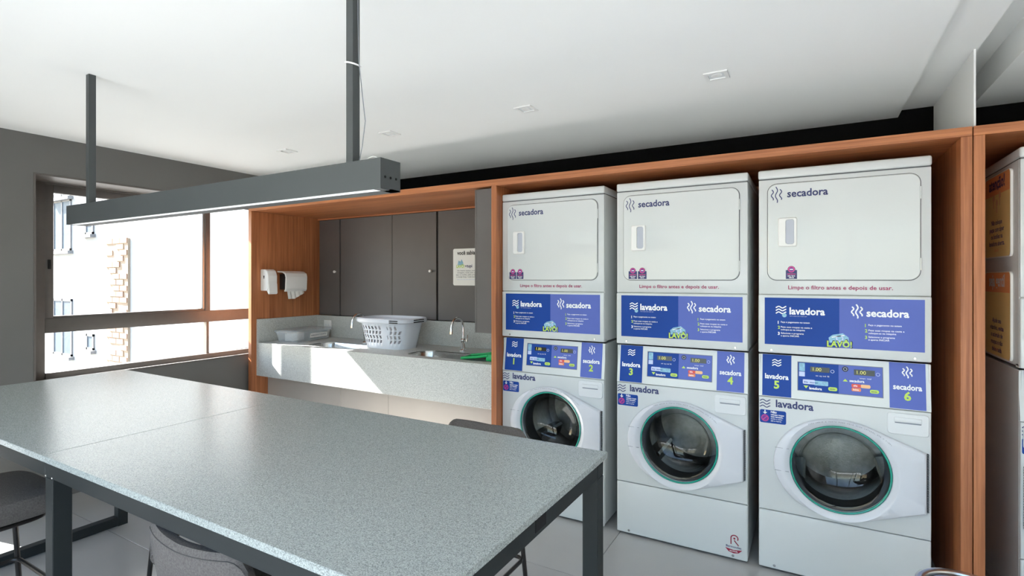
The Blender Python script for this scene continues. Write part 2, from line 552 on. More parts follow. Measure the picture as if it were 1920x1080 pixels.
B('pane', XG - .030, XG - .024, 1.582, 2.614, 1.180, 2.044, 'window_glass', w1, off=o1)
B('pane', XG - .030, XG - .024, 2.676, W1[1] - .045, 1.162, 2.102, 'window_glass', w1, off=o1)
B('pane', XG - .030, XG - .024, 1.531, 2.652, .786, 1.070, 'window_glass', w1, off=o1)
B('pane', XG - .030, XG - .024, 2.670, W1[1] - .045, .786, 1.070, 'window_glass', w1, off=o1)

for nm, WW in (('window_added_low', W2),):  # unseen low glazing, added for daylight from the left
    w2 = struct(empty(nm, (XG, WW[0], WW[2])))
    o2 = (XG, WW[0], WW[2])
    mb = MB(o2)
    for a, b in ((WW[0], WW[0] + .05), (WW[1] - .05, WW[1])):
        mb.box(XG - .06, XG, a, b, WW[2], WW[3], 'frame_dark', .003)
    mb.box(XG - .06, XG, WW[0], WW[1], WW[2], WW[2] + .04, 'frame_dark', .003)
    mb.box(XG - .06, XG, WW[0], WW[1], WW[3] - .04, WW[3], 'frame_dark', .003)
    mb.build('window_frame', w2)
    B('pane', XG - .036, XG - .030, WW[0] + .045, WW[1] - .045, WW[2] + .035, WW[3] - .035, 'window_glass', w2, off=o2)

# ------------------------------------------------------------------ outside: neighbouring building
struct(B('ground_outside', -40, -4.75, -30, 30, -3.3, -3.2, 'pavement'))
struct(B('terrace_added', -4.37, 4, -6, YR - .1, -.12, -.02, 'terrace_bounce'))  # unseen pale slab, added to bounce sunlight up to the ceiling
NY = 6.2
nb = empty('building', (-12, NY, -3.2))
ob = (-12, NY, -3.2)
MB(ob).box(-26, -5.2, NY, NY + 4, -3.2, 9, 'facade_white').build('wall', nb)
def facade_window(xc, zc, wd, ht, mull=True):
    f = MB(ob)
    f.box(xc - wd / 2, xc + wd / 2, NY - .03, NY + .02, zc - ht / 2, zc - ht / 2 + .06, 'facade_frame')
    f.box(xc - wd / 2, xc + wd / 2, NY - .03, NY + .02, zc + ht / 2 - .06, zc + ht / 2, 'facade_frame')
    for a in ([-wd / 2, wd / 2 - .06] + ([-.03] if mull else [])):
        f.box(xc + a, xc + a + .06, NY - .03, NY + .02, zc - ht / 2, zc + ht / 2, 'facade_frame')
    f.box(xc - wd / 2 - .08, xc + wd / 2 + .08, NY - .12, NY + .01, zc - ht / 2 - .08, zc - ht / 2, 'facade_frame')
    fo = f.build('window', nb)
    B('pane', xc - wd / 2 + .05, xc + wd / 2 - .05, NY - .015, NY - .005, zc - ht / 2 + .05, zc + ht / 2 - .05, 'facade_glass', fo, off=ob)
def nbx(px):
    r = (px - 959.43) / 981.4; return NY * (-.4962 + r * .8682) / (.8682 + r * .4962)
def nbz(px, py):
    r = (px - 959.43) / 981.4; return 1.44 + (523.5 - py) / 981.4 * NY / (.8682 + r * .4962)
def nwin(pa, pb, ya, yb, mull=True):
    a, b = nbx(pa), nbx(pb); pm = (pa + pb) / 2
    zt, zb = nbz(pm, ya), nbz(pm, yb)
    facade_window((a + b) / 2, (zt + zb) / 2, b - a, zt - zb, mull)
nwin(101, 134, 375, 471)
nwin(101, 134, 362, 371)
nwin(161, 176, 418, 440, False)
nwin(101, 136, 560, 666)
nwin(163, 177, 626, 656, False)
# worn strip of bare brick
bx0, bx1 = nbx(203.5), nbx(243.5)
zt = nbz(223, 446)
st = MB(ob).box(bx0, bx1, NY - .05, NY + .02, -3.2, zt - .03, 'mortar').build('brick_strip', nb)
bw, bh = (bx1 - bx0) / 3, .14
bme = MB().box(0, bw - .02, -.02, .02, 0, bh - .02, 'brick').build('brick', st)
first = True
z = zt - bh
row = 0
while z > -0.9:
    for k in range(-1, 3):
        x = bx0 + k * bw + (bw / 2 if row % 2 else 0)
        if x < bx0 - .001 or x + bw > bx1 + .001: continue
        if random.random() < .18: continue
        if first: bo = bme; first = False
        else:
            bo = bpy.data.objects.new('brick', bme.data); C.objects.link(bo); bo.parent = st
        bo.location = Vector((x, NY - .045 - random.random() * .008, z)) - Vector(ob)
    z -= bh; row += 1
tag(nb, 'white neighbouring building with small windows and a bare brick strip outside the window', 'building')

# ------------------------------------------------------------------ wooden cabinets
YW, ZT, ZH = 2.810, 2.0695, 2.030
cab = empty('wooden_alcove', (-1.83, YW, 0)); oc = (-1.83, YW, 0)
MB(oc).box(-4.2436, .5765, YW, YB - .002, ZH, ZT, 'wood_x', .0012, 1).build('top_panel', cab)
MB(oc).box(-4.23, .57, YW + .02, YB - .004, ZT, ZT + .003, 'wall_white').build('bounce_cover', cab)  # hidden white board, added to reflect fill light onto the ceiling
MB(oc).box(-4.2436, -4.2030, YW, 3.23, 0, ZH - .0005, 'wood_z', .0012, 1).box(-4.2436, -4.2030, 3.2325, YB - .002, 0, ZH - .0005, 'wood_z', .001, 1).build('side_panel', cab)
MB(oc).box(-1.757, -1.7205, YW, YB - .002, 0, ZH - .0005, 'wood_z', .0012, 1).build('divider', cab)
MB(oc).box(.539, .5765, YW, YB - .002, 0, ZH - .0005, 'wood_z', .0012, 1).build('side_panel', cab)
MB(oc).box(-1.7205, .539, YB - .02, YB - .002, 0, ZH, 'wood_z').build('back_panel', cab)
tag(cab, 'long wooden alcove cabinet framing the sink counter and the three machine stacks', 'cabinet')

cab2 = empty('wooden_alcove', (1.4, YW, 0)); oc2 = (1.4, YW, 0)
MB(oc2).box(.580, 2.395, YW, YB - .002, ZH, ZT, 'wood_x', .0012, 1).build('top_panel', cab2)
MB(oc2).box(.606, 2.39, YW + .02, YB - .004, ZT, ZT + .003, 'wall_white').build('bounce_cover', cab2)  # same added reflector on top of the right cabinet
MB(oc2).box(.580, .6165, YW, YB - .002, 0, ZH - .0005, 'wood_z', .0012, 1).build('side_panel', cab2)
MB(oc2).box(2.358, 2.395, YW, YB - .002, 0, ZH - .0005, 'wood_z', .0012, 1).build('side_panel', cab2)
MB(oc2).box(.6165, 2.358, YB - .02, YB - .002, 0, ZH, 'wood_z').build('back_panel', cab2)
tag(cab2, 'wooden alcove cabinet at the right edge holding the machine with orange signs', 'cabinet')

# grey upper cabinets behind the sinks
YD = 3.524
def knob(x, z, parent, off):
    MB(off).lathe([(0, -.026), (.010, -.026), (.013, -.020), (.012, -.012), (.006, -.008), (.006, 0)], (x, YD, z), 'white_plastic', 16, 'y').build('knob', parent)
def upper(x0, x1, seams, knobs, label):
    o = empty('upper_cabinet', ((x0 + x1) / 2, YD, 1.09)); f = ((x0 + x1) / 2, YD, 1.09)
    MB(f).box(x0 + .004, x1 - .004, YD + .022, YB - .004, 1.094, 2.012, 'gap_black').build('body', o)
    e = [x0] + seams + [x1]
    for i in range(len(e) - 1):
        d = MB(f).box(e[i] + (.002 if i else .010), e[i + 1] - (.002 if i < len(e) - 2 else .010), YD, YD + .02, 1.094, 2.012, 'cabinet_grey', .0012, 1).build('door', o)
        for kx, kz in knobs:
            if e[i] < kx < e[i + 1]: knob(kx, kz, d, f)
    tag(o, label, 'cabinet')
upper(-4.2025, -3.905, [], [(-3.964, 1.511)], 'narrow grey upper cabinet beside the paper towel dispenser')
upper(-3.905, -2.743, [-3.247], [(-2.805, 1.508)], 'grey two-door upper cabinet above the laundry basket')
upper(-2.743, -1.900, [], [], 'grey upper cabinet carrying the white notice')
struct(MB().box(-4.2025, -1.90, YD - .012, YD + .004, 2.014, 2.028, 'wood_x', .001, 1).build('trim_1'))

sc_ = empty('filler_cabinet', (-1.835, 2.836, 1.093)); f = (-1.835, 2.836, 1.093)
MB(f).box(-1.894, -1.759, 2.852, YD - .014, 1.094, 2.024, 'cabinet_grey').build('body', sc_)
MB(f).box(-1.898, -1.884, 2.834, 2.852, 1.093, 2.020, 'cabinet_grey', .001, 1).build('edge_strip', sc_)
MB(f).box(-1.882, -1.759, 2.832, 2.852, 1.093, 2.020, 'cabinet_grey', .001, 1).build('door', sc_)
tag(sc_, 'slim grey filler cabinet between the sinks and the first machine stack', 'cabinet')

# ------------------------------------------------------------------ counter
YA, ZK, ZA = 2.858, 0.888, 0.600
CX0, CX1, CYB = -4.2025, -1.7575, 3.512
ct = empty('granite_counter', (-2.98, 3.2, ZA)); f = (-2.98, 3.2, ZA)
S1 = (-3.70, -3.12, 2.945, 3.215)
S2 = (-2.61, -2.03, 2.945, 3.215)
def slab_with_holes():
    """counter slab: strips round the two basins and rounded collars that close them"""
    m = MB(f)
    z0, z1 = ZK - .03, ZK
    m.box(CX0, CX1, YA + .02, S1[2] - .0, z0, z1, 'granite_counter')
    m.box(CX0, CX1, S1[3], CYB, z0, z1, 'granite_counter')
    m.box(CX0, S1[0], S1[2], S1[3], z0, z1, 'granite_counter')
    m.box(S1[1], S2[0], S1[2], S1[3], z0, z1, 'granite_counter')
    m.box(S2[1], CX1, S1[2], S1[3], z0, z1, 'granite_counter')
    for S in (S1, S2):
        inn = rr(*S, .09, 6); out = []
        cx, cy = (S[0] + S[1]) / 2, (S[2] + S[3]) / 2
        for (x, y) in inn:
            k = min((S[1] - S[0]) / 2 / max(abs(x - cx), 1e-6), (S[3] - S[2]) / 2 / max(abs(y - cy), 1e-6))
            out.append((cx + (x - cx) * k, cy + (y - cy) * k))
        n = len(inn)
        m.loft([[(x, y, z1) for x, y in out], [(x, y, z1) for x, y in inn], [(x, y, z0) for x, y in inn]], 'granite_counter', smooth=False)
    return m
slab_with_holes().build('slab', ct)
MB(f).box(CX0, CX1, YA, YA + .02, ZA, ZK, 'granite_counter', .0012, 1).build('apron', ct)
MB(f).box(CX0 + .02, CX1, CYB - .02, CYB, ZK, 1.090, 'granite_counter', .0012, 1).build('backsplash', ct)
MB(f).box(CX0, CX0 + .02, YA, CYB, ZK, 1.090, 'granite_counter', .0012, 1).build('side_splash', ct)
tag(ct, 'speckled grey granite sink counter with deep apron and backsplash', 'counter')

def sink(S, label):
    cx, cy = (S[0] + S[1]) / 2, (S[2] + S[3]) / 2
    o = empty('sink', (cx, cy, .66)); f = (cx, cy, .66)
    loops = []
    for ins, z, r in ((.0008, ZK - .034, .09), (.0008, ZK - .003, .09), (.004, ZK - .004, .09), (.008, ZK - .02, .09), (.014, ZK - .13, .08), (.03, ZK - .16, .07), (.07, ZK - .17, .05)):
        loops.append([(x, y, z) for x, y in rr(S[0] + ins, S[1] - ins, S[2] + ins, S[3] - ins, r, 6)])
    MB(f).loft(loops, 'steel', cap1=True).build('basin', o)
    MB(f).lathe([(.0, .003), (.02, .003), (.03, .004), (.038, .0)], (cx, cy, ZK - .17), 'chrome', 20).build('drain', o)
    tag(o, label, 'sink')
sink(S1, 'stainless steel sink left of the laundry basket')
sink(S2, 'stainless steel sink beside the green dustpan')

def faucet(x, y, label):
    o = empty('faucet', (x, y, ZK)); f = (x, y, ZK)
    MB(f).lathe([(0, 0), (.026, 0), (.026, .008), (.018, .014), (.017, .06), (.020, .066), (.020, .088), (.012, .096), (0, .096)], (x, y, ZK), 'chrome', 20).build('base', o)
    pts = [(x, y, ZK + .08)] + [(x, y, ZK + .08 + .1 * k / 3) for k in range(1, 4)]
    for k in range(1, 13):
        t = math.pi * k / 12 * .95
        pts.append((x, y - .075 + .075 * math.cos(t), ZK + .18 + .078 * math.sin(t)))
    p = pts[-1]; pts.append((p[0], p[1] - .004, p[2] - .035))
    MB(f).tube(pts, .0085, 'chrome', 12).build('spout', o)
    MB(f).tube([(p[0], p[1] - .003, p[2] - .03), (p[0], p[1] - .004, p[2] - .05)], .011, 'chrome', 12).build('nozzle', o)
    h = MB(f).tube([(x, y, ZK + .075), (x + .035, y, ZK + .077)], .012, 'chrome', 12)
    h.tube([(x + .036, y, ZK + .07), (x + .04, y, ZK + .125)], [.006, .004], 'chrome', 10).build('lever', o)
    tag(o, label, 'faucet')
faucet(-3.345, 3.30, 'chrome gooseneck faucet half hidden behind the laundry basket')
faucet(-2.325, 3.31, 'chrome gooseneck faucet above the sink with the green dustpan')

# doors under the counter
for a, b, lb in ((-4.2005, -3.279, 'taupe cabinet front under the counter beside the left wooden panel'),
                 (-3.279, -2.771, 'taupe cabinet front under the counter, middle one of three'),
                 (-2.771, -1.7585, 'taupe cabinet front under the counter nearest the washing machines')):
    o = empty('base_cabinet', ((a + b) / 2, 2.965, 0)); f = ((a + b) / 2, 2.965, 0)
    MB(f).box(a + .004, b - .004, 2.986, 3.66, .0, .57, 'gap_black').build('body', o)
    MB(f).box(a + .0015, b - .0015, 2.966, 2.985, .05, .585, 'panel_taupe', .001, 1).build('door', o)
    MB(f).box(a + .0015, b - .0015, 2.978, 2.986, 0, .048, 'cabinet_grey').build('kick_plate', o)
    tag(o, lb, 'cabinet')

# ------------------------------------------------------------------ things on the counter
# laundry basket
bc = (-2.965, 3.215, ZK)
bk = empty('laundry_basket', bc)
def sq(a, b, z, n=64, e=3.4):
    L = []
    for k in range(n):
        t = 2 * math.pi * k / n; c, s_ = math.cos(t), math.sin(t)
        L.append(Vector((a * math.copysign(abs(c) ** (2 / e), c), b * math.copysign(abs(s_) ** (2 / e), s_), z)))
    return L
def bk_loop(z, n=64, ins=0.0):
    t = z / .24
    return sq(.205 + .05 * t - ins, .125 + .042 * t - ins, z, n)
def even(L, n, shift=0.0):
    """resample a closed loop at equal distances"""
    P = L + [L[0]]; d = [0.0]
    for i in range(len(L)): d.append(d[-1] + (P[i + 1] - P[i]).length)
    out = []; j = 0
    for k in range(n):
        t = d[-1] * ((k + shift) / n % 1.0)
        j = 0
        while d[j + 1] < t: j += 1
        out.append(P[j].lerp(P[j + 1], (t - d[j]) / (d[j + 1] - d[j])))
    return out
m = MB()
n = 144
rows = [(0, 0), (.012, 0), (.046, 0), (.070, .9), (.082, .9), (.106, 0), (.118, 0), (.142, .9), (.154, .9), (.178, 0), (.20, 0), (.225, 0)]
L = [even(bk_loop(z, 160), n, q) for z, q in rows]
vs = [p for q in L for p in q]; fs = []
for a in range(len(rows) - 1):
    for i in range(n):
        j = (i + 1) % n
        p = L[a][i]
        if a in (2, 4, 6, 8) and i % 4 < 2 and abs(p.x) < .19 and not (p.y < 0 and .03 < p.x < .085): continue
        fs.append([a * n + i, a * n + j, (a + 1) * n + j, (a + 1) * n + i])
m.add(vs, fs, 'basket_plastic', True)
m.add(L[0], [list(range(n))[::-1]], 'basket_plastic')
bo = m.build('body', bk, 60)
sol = bo.modifiers.new('wall', 'SOLIDIFY'); sol.thickness = .003; sol.offset = -1
rim = MB()
rim.loft([bk_loop(.205, 64, -.004), sq(.275, .188, .205), sq(.282, .194, .212), sq(.282, .194, .236), sq(.274, .187, .243), sq(.258, .172, .243), bk_loop(.225, 64, .002)], 'basket_plastic')
rim.build('rim', bk)
for sx in (-1, 1):
    h = MB()
    for z in (.212, .228):
        h.box(sx * .2835 - .003, sx * .2835 + .003, -.06, .06, z, z + .007, 'gap_black')
    h.build('handle_slot', bk)
    h = MB()
    for z in (.212, .226):
        h.box(.15, .235, -.1975 + .02 * 0, -.1915, z, z + .006, 'gap_black')
h.build('handle_slot', bk)
tag(bk, 'pale plastic laundry basket with leaf-pattern holes between the two sinks', 'basket')

# clear storage box
pb = empty('storage_box', (-4.015, 3.205, ZK), R(8.5))
m = MB()
def rl(a, b, z, r): return [Vector((x, y, z)) for x, y in rr(-a, a, -b, b, r, 4)]
m.loft([rl(.115, .20, .001, .02), rl(.13, .215, .085, .02), rl(.126, .211, .085, .02), rl(.111, .196, .004, .02)], 'clear_box', cap0=True, cap1=True)
m.build('body', pb)
m = MB()
m.loft([rl(.138, .223, .082, .02), rl(.138, .223, .098, .02), rl(.132, .217, .104, .02), rl(.10, .185, .104, .02), rl(.095, .18, .100, .02)], 'clear_box', cap1=True)
m.build('lid', pb)
MB().box(-.06, .02, -.17, -.02, .006, .07, 'paper', .002, 1).build('contents', pb)
lp = Plane((.127, -.07, .028), (0, 1, 0), (.17, 0, 1))
q = Print(lp)
q.rect(0, .22, 0, .042, 'sign_white', .002)
q.text('MAMADEIRAS E CHUPETAS', .012, .016, 'ink_grey', width=.19, size=.018, bold=.01, n=.003)
lb = q.build('name_label', pb)
tag(pb, 'clear plastic storage box with a white name label at the left counter end', 'box')

# outlet plate
op = empty('outlet_plate', (-4.035, CYB - .02, .955)); f = (-4.035, CYB - .02, .955)
MB(f).box(-4.082, -3.985, CYB - .028, CYB - .0202, .955, 1.046, 'white_plastic', .002).build('plate', op)
m = MB(f)
for x in (-4.06, -4.025): m.box(x, x + .018, CYB - .030, CYB - .0275, .99, 1.012, 'drawer_white', .001, 1)
m.build('socket', op)
tag(op, 'white outlet plate on the backsplash behind the clear storage box', 'outlet')

# green dustpan
dp = empty('dustpan', (-1.93, 3.04, ZK), R(8))
m = MB()
m.loft([[(-.16, -.075, .002), (.03, -.085, .002), (.03, .085, .002), (-.16, .075, .002)], [(-.16, -.075, .006), (.03, -.085, .012), (.03, .085, .012), (-.16, .075, .006)]], 'green_dark', True, True, smooth=False)
m.build('tray', dp)
m = MB()
m.tube([(-.165, -.075, .012), (-.05, -.082, .024), (.04, -.088, .04)], .009, 'green_plastic', 8)
m.tube([(-.165, .075, .012), (-.05, .082, .024), (.04, .088, .04)], .009, 'green_plastic', 8)
m.tube([(-.165, -.075, .01), (-.165, .075, .01)], .007, 'green_plastic', 8)
m.build('rim', dp)
MB().box(.025, .075, -.09, .09, .002, .05, 'green_plastic', .008).build('back_wall', dp)
MB().tube([(.07, 0, .03), (.12, 0, .034), (.155, 0, .036)], [.016, .014, .012], 'green_plastic', 10).build('handle', dp)
tag(dp, 'green plastic dustpan on the counter edge against the wooden divider', 'dustpan')

# soap and towel dispensers on the wooden side panel
XS = -4.2030
sp = empty('soap_dispenser', (XS, 2.945, 1.31)); f = (XS, 2.945, 1.31)
m = MB(f)
prof = [(XS, 1.338), (XS + .085, 1.338), (XS + .102, 1.352), (XS + .105, 1.47), (XS + .088, 1.512), (XS + .06, 1.526), (XS, 1.526)]
m.loft([[(x, y, z + dz) for x, z in prof] for y, dz in ((2.896, 0), (2.990, 0))], 'white_plastic', True, True, smooth=False)
b = m.build('body', sp)
bev = b.modifiers.new('soft', 'BEVEL'); bev.width = .008; bev.segments = 3
MB(f).prism([(XS + .075, 1.34), (XS + .108, 1.40), (XS + .112, 1.318), (XS + .10, 1.308)], 2.905, 2.985, 'white_plastic').build('push_lever', sp)
MB(f).lathe([(0, -.003), (.006, -.003), (.006, 0)], (XS + .052, 2.896, 1.465), 'gap_black', 12, 'y').box(XS + .049, XS + .055, 2.893, 2.896, 1.445, 1.465, 'gap_black').build('keyhole', sp)
tag(sp, 'small white soap dispenser with keyhole on the wooden panel', 'dispenser')

td = empty('towel_dispenser', (XS, 3.17, 1.25)); f = (XS, 3.17, 1.25)
m = MB(f)
prof = [(XS, 1.515), (XS + .08, 1.510), (XS + .118, 1.492), (XS + .128, 1.46), (XS + .122, 1.345), (XS + .105, 1.325)]
inner = [(XS + .095, 1.335), (XS + .108, 1.35), (XS + .115, 1.455), (XS + .105, 1.482), (XS + .075, 1.497), (XS, 1.502)]
loop = prof + inner
m.loft([[(x, y, z) for x, z in loop] for y in (3.060, 3.29)], 'white_plastic', True, True, smooth=False)
b = m.build('cover', td)
bev = b.modifiers.new('soft', 'BEVEL'); bev.width = .006; bev.segments = 3; bev.limit_method = 'ANGLE'
MB(f).box(XS, XS + .09, 3.085, 3.285, 1.345, 1.485, 'rubber_dark', .006).build('housing', td)
m = MB(f)
a = []; c_ = []
for k in range(9):
    y = 3.09 + .17 * k / 8
    a.append((XS + .10 + .006 * (k % 2), y, 1.345)); c_.append((XS + .118 + .008 * (k % 2), y, 1.262 + .05 * max(0, k - 3) / 5))
m.loft([a, c_], 'paper', closed=False, smooth=False)
b = m.build('paper_towel', td)
s_ = b.modifiers.new('sheet', 'SOLIDIFY'); s_.thickness = .0015
tag(td, 'white paper towel dispenser with a sheet hanging out on the wooden panel', 'dispenser')

# white notice on the upper cabinet door
ns = empty('notice_sign', (-2.45, YD, 1.39)); f = (-2.45, YD, 1.39)
m = MB(f); P = rr(-2.572, -2.300, 1.388, 1.690, .014, 4)
m.loft([[(x, YD - .0005, z) for x, z in P], [(x, YD - .005, z) for x, z in P]], 'sign_white', True, True, smooth=False)
m.build('board', ns)
q = Print(Plane((-2.572, YD - .005, 1.388), (1, 0, 0), (0, 0, 1)), f)
q.text('você sabia?', .136, .252, 'ink_black', width=.19, size=.046, bold=.025, align='c')
q.poly([(.045, .165), (.055, .205), (.075, .195), (.085, .215), (.1, .19), (.105, .165)], 'ink_sky')
q.text('LAVÔ!', .035, .145, 'ink_lime', width=.078, size=.036, bold=.03)
q.text('+', .118, .148, 'ink_black', size=.03, bold=.02)
q.text('tupi', .135, .148, 'ink_navy', size=.036, bold=.02)
for i, (s_, wd) in enumerate((('Um mesmo espaço, muitas', .19), ('vantagens. Cada ciclo usa', .19), ('água na medida, sabão próprio', .21), ('e energia limpa. Cuide bem de', .205))):
    q.text(s_, .136, .117 - i * .017, 'ink_grey', width=wd, size=.0155, bold=.012, align='c')
q.text('lavo uma vez, lavo bem lavado', .136, .046, 'ink_pale', width=.19, size=.012, align='c')
q.build('lettering', ns)
tag(ns, 'white rounded notice reading você sabia on the grey cabinet door', 'sign')

# ------------------------------------------------------------------ laundry machines
MW, YF = .683, 2.8806
ZD = 1.074
def hull_ray(pts, c, ang):
    d = (math.cos(ang), math.sin(ang)); best = 0
    n = len(pts)
    for i in range(n):
        (x1, y1), (x2, y2) = pts[i], pts[(i + 1) % n]
        ex, ey = x2 - x1, y2 - y1
        den = d[0] * ey - d[1] * ex
        if abs(den) < 1e-12: continue
        t = ((x1 - c[0]) * ey - (y1 - c[1]) * ex) / den
        u = ((x1 - c[0]) * d[1] - (y1 - c[1]) * d[0]) / den
        if t > 0 and -1e-9 <= u <= 1 + 1e-9: best = max(best, t)
    return best
def convex(pts):
    pts = sorted(set(pts))
    def half(q):
        h = []
        for p in q:
            while len(h) > 1 and (h[-1][0] - h[-2][0]) * (p[1] - h[-2][1]) - (h[-1][1] - h[-2][1]) * (p[0] - h[-2][0]) <= 0: h.pop()
            h.append(p)
        return h
    a = half(pts); b = half(pts[::-1]); return a[:-1] + b[:-1]

def washer(x, num, dnum, label, flip=False, logo=False):
    fx = (lambda v: MW - v) if flip else (lambda v: v)
    def fr(a, b): return (MW - b, MW - a) if flip else (a, b)
    o = empty('washing_machine', (x, YF, 0))
    W_ = 'white_enamel'
    m = MB()
    for a, b in ((0, .008), (MW - .008, MW)): m.box(a, b, .015, .70, .022, 1.066, W_, .002, 1)
    m.box(.008, MW - .008, .03, .70, 1.045, 1.066, W_)
    m.box(.008, MW - .008, .69, .70, .022, 1.045, W_)
    m.box(.008, MW - .008, .03, .69, .022, .03, W_)
    m.build('body', o)
    m = MB()
    for a in (.06, MW - .06):
        for b in (.07, .64): m.lathe([(0, 0), (.02, 0), (.02, .008), (.012, .012), (.012, .03)], (a, b, 0), 'rubber_dark', 12)
    m.build('feet', o)
    # lower panel with its screws
    m = MB().box(.001, MW - .001, 0, .02, .012, .2965, W_, .006, 3)
    lp_ = m.build('lower_panel', o)
    m = MB()
    for a in (.07, MW - .07): m.lathe([(0, -.002), (.006, -.002), (.007, 0)], (a, 0, .028), 'steel', 10, 'y')
    m.build('screws', lp_)
    # front panel with the round opening
    c = (fx(.341), .553)
    n = 96
    m = MB()
    out = []; inn = []
    z0, z1 = .3005, .857
    corners = [math.atan2(zz - c[1], xx - c[0]) for xx in (.001, MW - .001) for zz in (z0, z1)]
    angs = sorted([2 * math.pi * k / n - math.pi for k in range(n)] + corners)
    rect = [(.001, z0), (MW - .001, z0), (MW - .001, z1), (.001, z1)]
    for t in angs:
        r_ = hull_ray(rect, c, t)
        out.append((c[0] + r_ * math.cos(t), c[1] + r_ * math.sin(t))); inn.append((c[0] + .213 * math.cos(t), c[1] + .213 * math.sin(t)))
    m.loft([[(p[0], .02, p[1]) for p in out], [(p[0], .003, p[1]) for p in out],
            [(c[0] + (p[0] - c[0]) * .994, 0, c[1] + (p[1] - c[1]) * .994) for p in out],
            [(p[0], 0, p[1]) for p in inn], [(p[0], .03, p[1]) for p in inn]], W_)
    m.build('front_panel', o)
    # door: oval bezel reaching over to the hinge
    el = [(c[0] + .273 * math.cos(2 * math.pi * k / 64), c[1] + .233 * math.sin(2 * math.pi * k / 64)) for k in range(64)]
    hx = fx(.664)
    outl = convex(el + [(hx, .680), (hx, .418)])
    angs = sorted([2 * math.pi * k / n - math.pi for k in range(n)] + [math.atan2(.680 - c[1], hx - c[0]), math.atan2(.418 - c[1], hx - c[0])])
    def ol(sc_, y):
        L_ = []
        for t in angs:
            r_ = hull_ray(outl, c, t) - sc_
            L_.append((c[0] + r_ * math.cos(t), y, c[1] + r_ * math.sin(t)))
        return L_
    def circ(r_, y): return [(c[0] + r_ * math.cos(t), y, c[1] + r_ * math.sin(t)) for t in angs]
    m = MB()
    m.loft([ol(0, -.0004), ol(0, -.016), ol(.003, -.022), ol(.010, -.026), circ(.232, -.030), circ(.222, -.027), circ(.2045, -.014), circ(.2015, -.006), circ(.2015, .02)], 'door_white')
    d = m.build('door', o, 28)
    m = MB().lathe([(.2005, -.013), (.186, -.0135), (.172, -.010), (.166, .004), (.160, .03), (.156, .040), (.157, .046), (.150, .060), (.1495, .068), (.138, .078), (.136, .086), (.118, .096), (.07, .108), (.03, .111), (.0005, .111)], (c[0], 0, c[1]), 'door_glass', 64, 'y')
    m.build('door_glass', d)
    m = MB()
    m.tube([(c[0] + .1985 * math.cos(2 * math.pi * k / 64), -.0135, c[1] + .1985 * math.sin(2 * math.pi * k / 64)) for k in range(64)], .0045, 'teal_ring', 8, closed=True)
    m.build('glass_ring', d)
    m = MB(); a, b = fr(.6655, .6725)
    for k in range(24): m.box(a, b, -.014, -.0004, .424 + k * .0107, .424 + k * .0107 + .0085, 'gasket_grey', .001, 1)
    m.build('hinge', d)
    m = MB()
    a, b = fr(.068, .135)
    m.box(a + .006, b, -.0285, -.026, .548 - .038, .548 - .0365, 'slot_grey').box(a + .006, b, -.0285, -.026, .62, .6212, 'slot_grey')
    m.build('grip_line', d)
    q = Print(Plane((0, -.0285, 0), (1, 0, 0), (0, 0, 1)))
    word = 'PARA ABRIR A PORTA PUXE PELA ALÇA LATERAL ATÉ O FINAL'
    for k, ch in enumerate(word):
        if ch == ' ': continue
        t = R(118 - 78 * k / len(word)); px, pz = c[0] + .262 * math.cos(t), c[1] + .2225 * math.sin(t)
        q.text(ch, px, pz, 'ink_grey', size=.007, bold=.01, align='c', n=.0025)
    q.build('lettering', d)
    # rubber boot, drum and lifters
    MB().lathe([(.2125, .03), (.206, .034), (.198, .05), (.206, .07), (.19, .10), (.186, .125)], (c[0], 0, c[1]), 'rubber_dark', 48, 'y').build('gasket', o)
    m = MB().lathe([(.186, .125), (.25, .14), (.255, .16), (.255, .50), (.22, .53), (.0005, .54)], (c[0], 0, c[1]), 'steel_drum', 48, 'y')
    dr = m.build('drum', o)
    for k in range(3):
        t = R(100 + 120 * k); t2 = .12
        L_ = []
        for y in (.17, .49):
            L_.append([(c[0] + r_ * math.cos(t + s_), y, c[1] + r_ * math.sin(t + s_)) for r_, s_ in ((.252, -t2 * 1.5), (.19, -t2 * .4), (.19, t2 * .4), (.252, t2 * 1.5))])
        MB().loft(L_, 'steel_drum', True, True, smooth=False).build('lifter', dr)
    # detergent drawer
    a, b = fr(.525, .674)
    P = rr(a, b, .750, .844, .012, 4)
    m = MB().loft([[(p[0], .0, p[1]) for p in P], [(p[0], -.005, p[1]) for p in P], [((a + b) / 2 + (p[0] - (a + b) / 2) * .97, -.007, .797 + (p[1] - .797) * .96) for p in P]], 'drawer_white', cap1=True)
    dw = m.build('detergent_drawer', o)
    a, b = fr(.552, .646)
    MB().box(a, b, -.0085, -.0068, .800, .8045, 'slot_grey').box(a - .002, b + .002, -.0105, -.0068, .806, .826, 'drawer_white', .002).build('drawer_handle', dw)
    # sloping control panel with its print
    zb, zt_ = .8605, 1.066
    yb, yt = .0, .026
    m = MB().loft([[(.001, yb + .0, zb), (.001, yt, zt_), (.001, .07, zt_), (.001, .07, zb)], [(MW - .001, yb, zb), (MW - .001, yt, zt_), (MW - .001, .07, zt_), (MW - .001, .07, zb)]], W_, True, True, smooth=False)
    cp = m.build('control_panel', o)
    Lh = math.hypot(zt_ - zb, yt - yb)
    pl = Plane((0, yb, zb), (1, 0, 0), (0, yt - yb, zt_ - zb))
    q = Print(pl); h = Lh
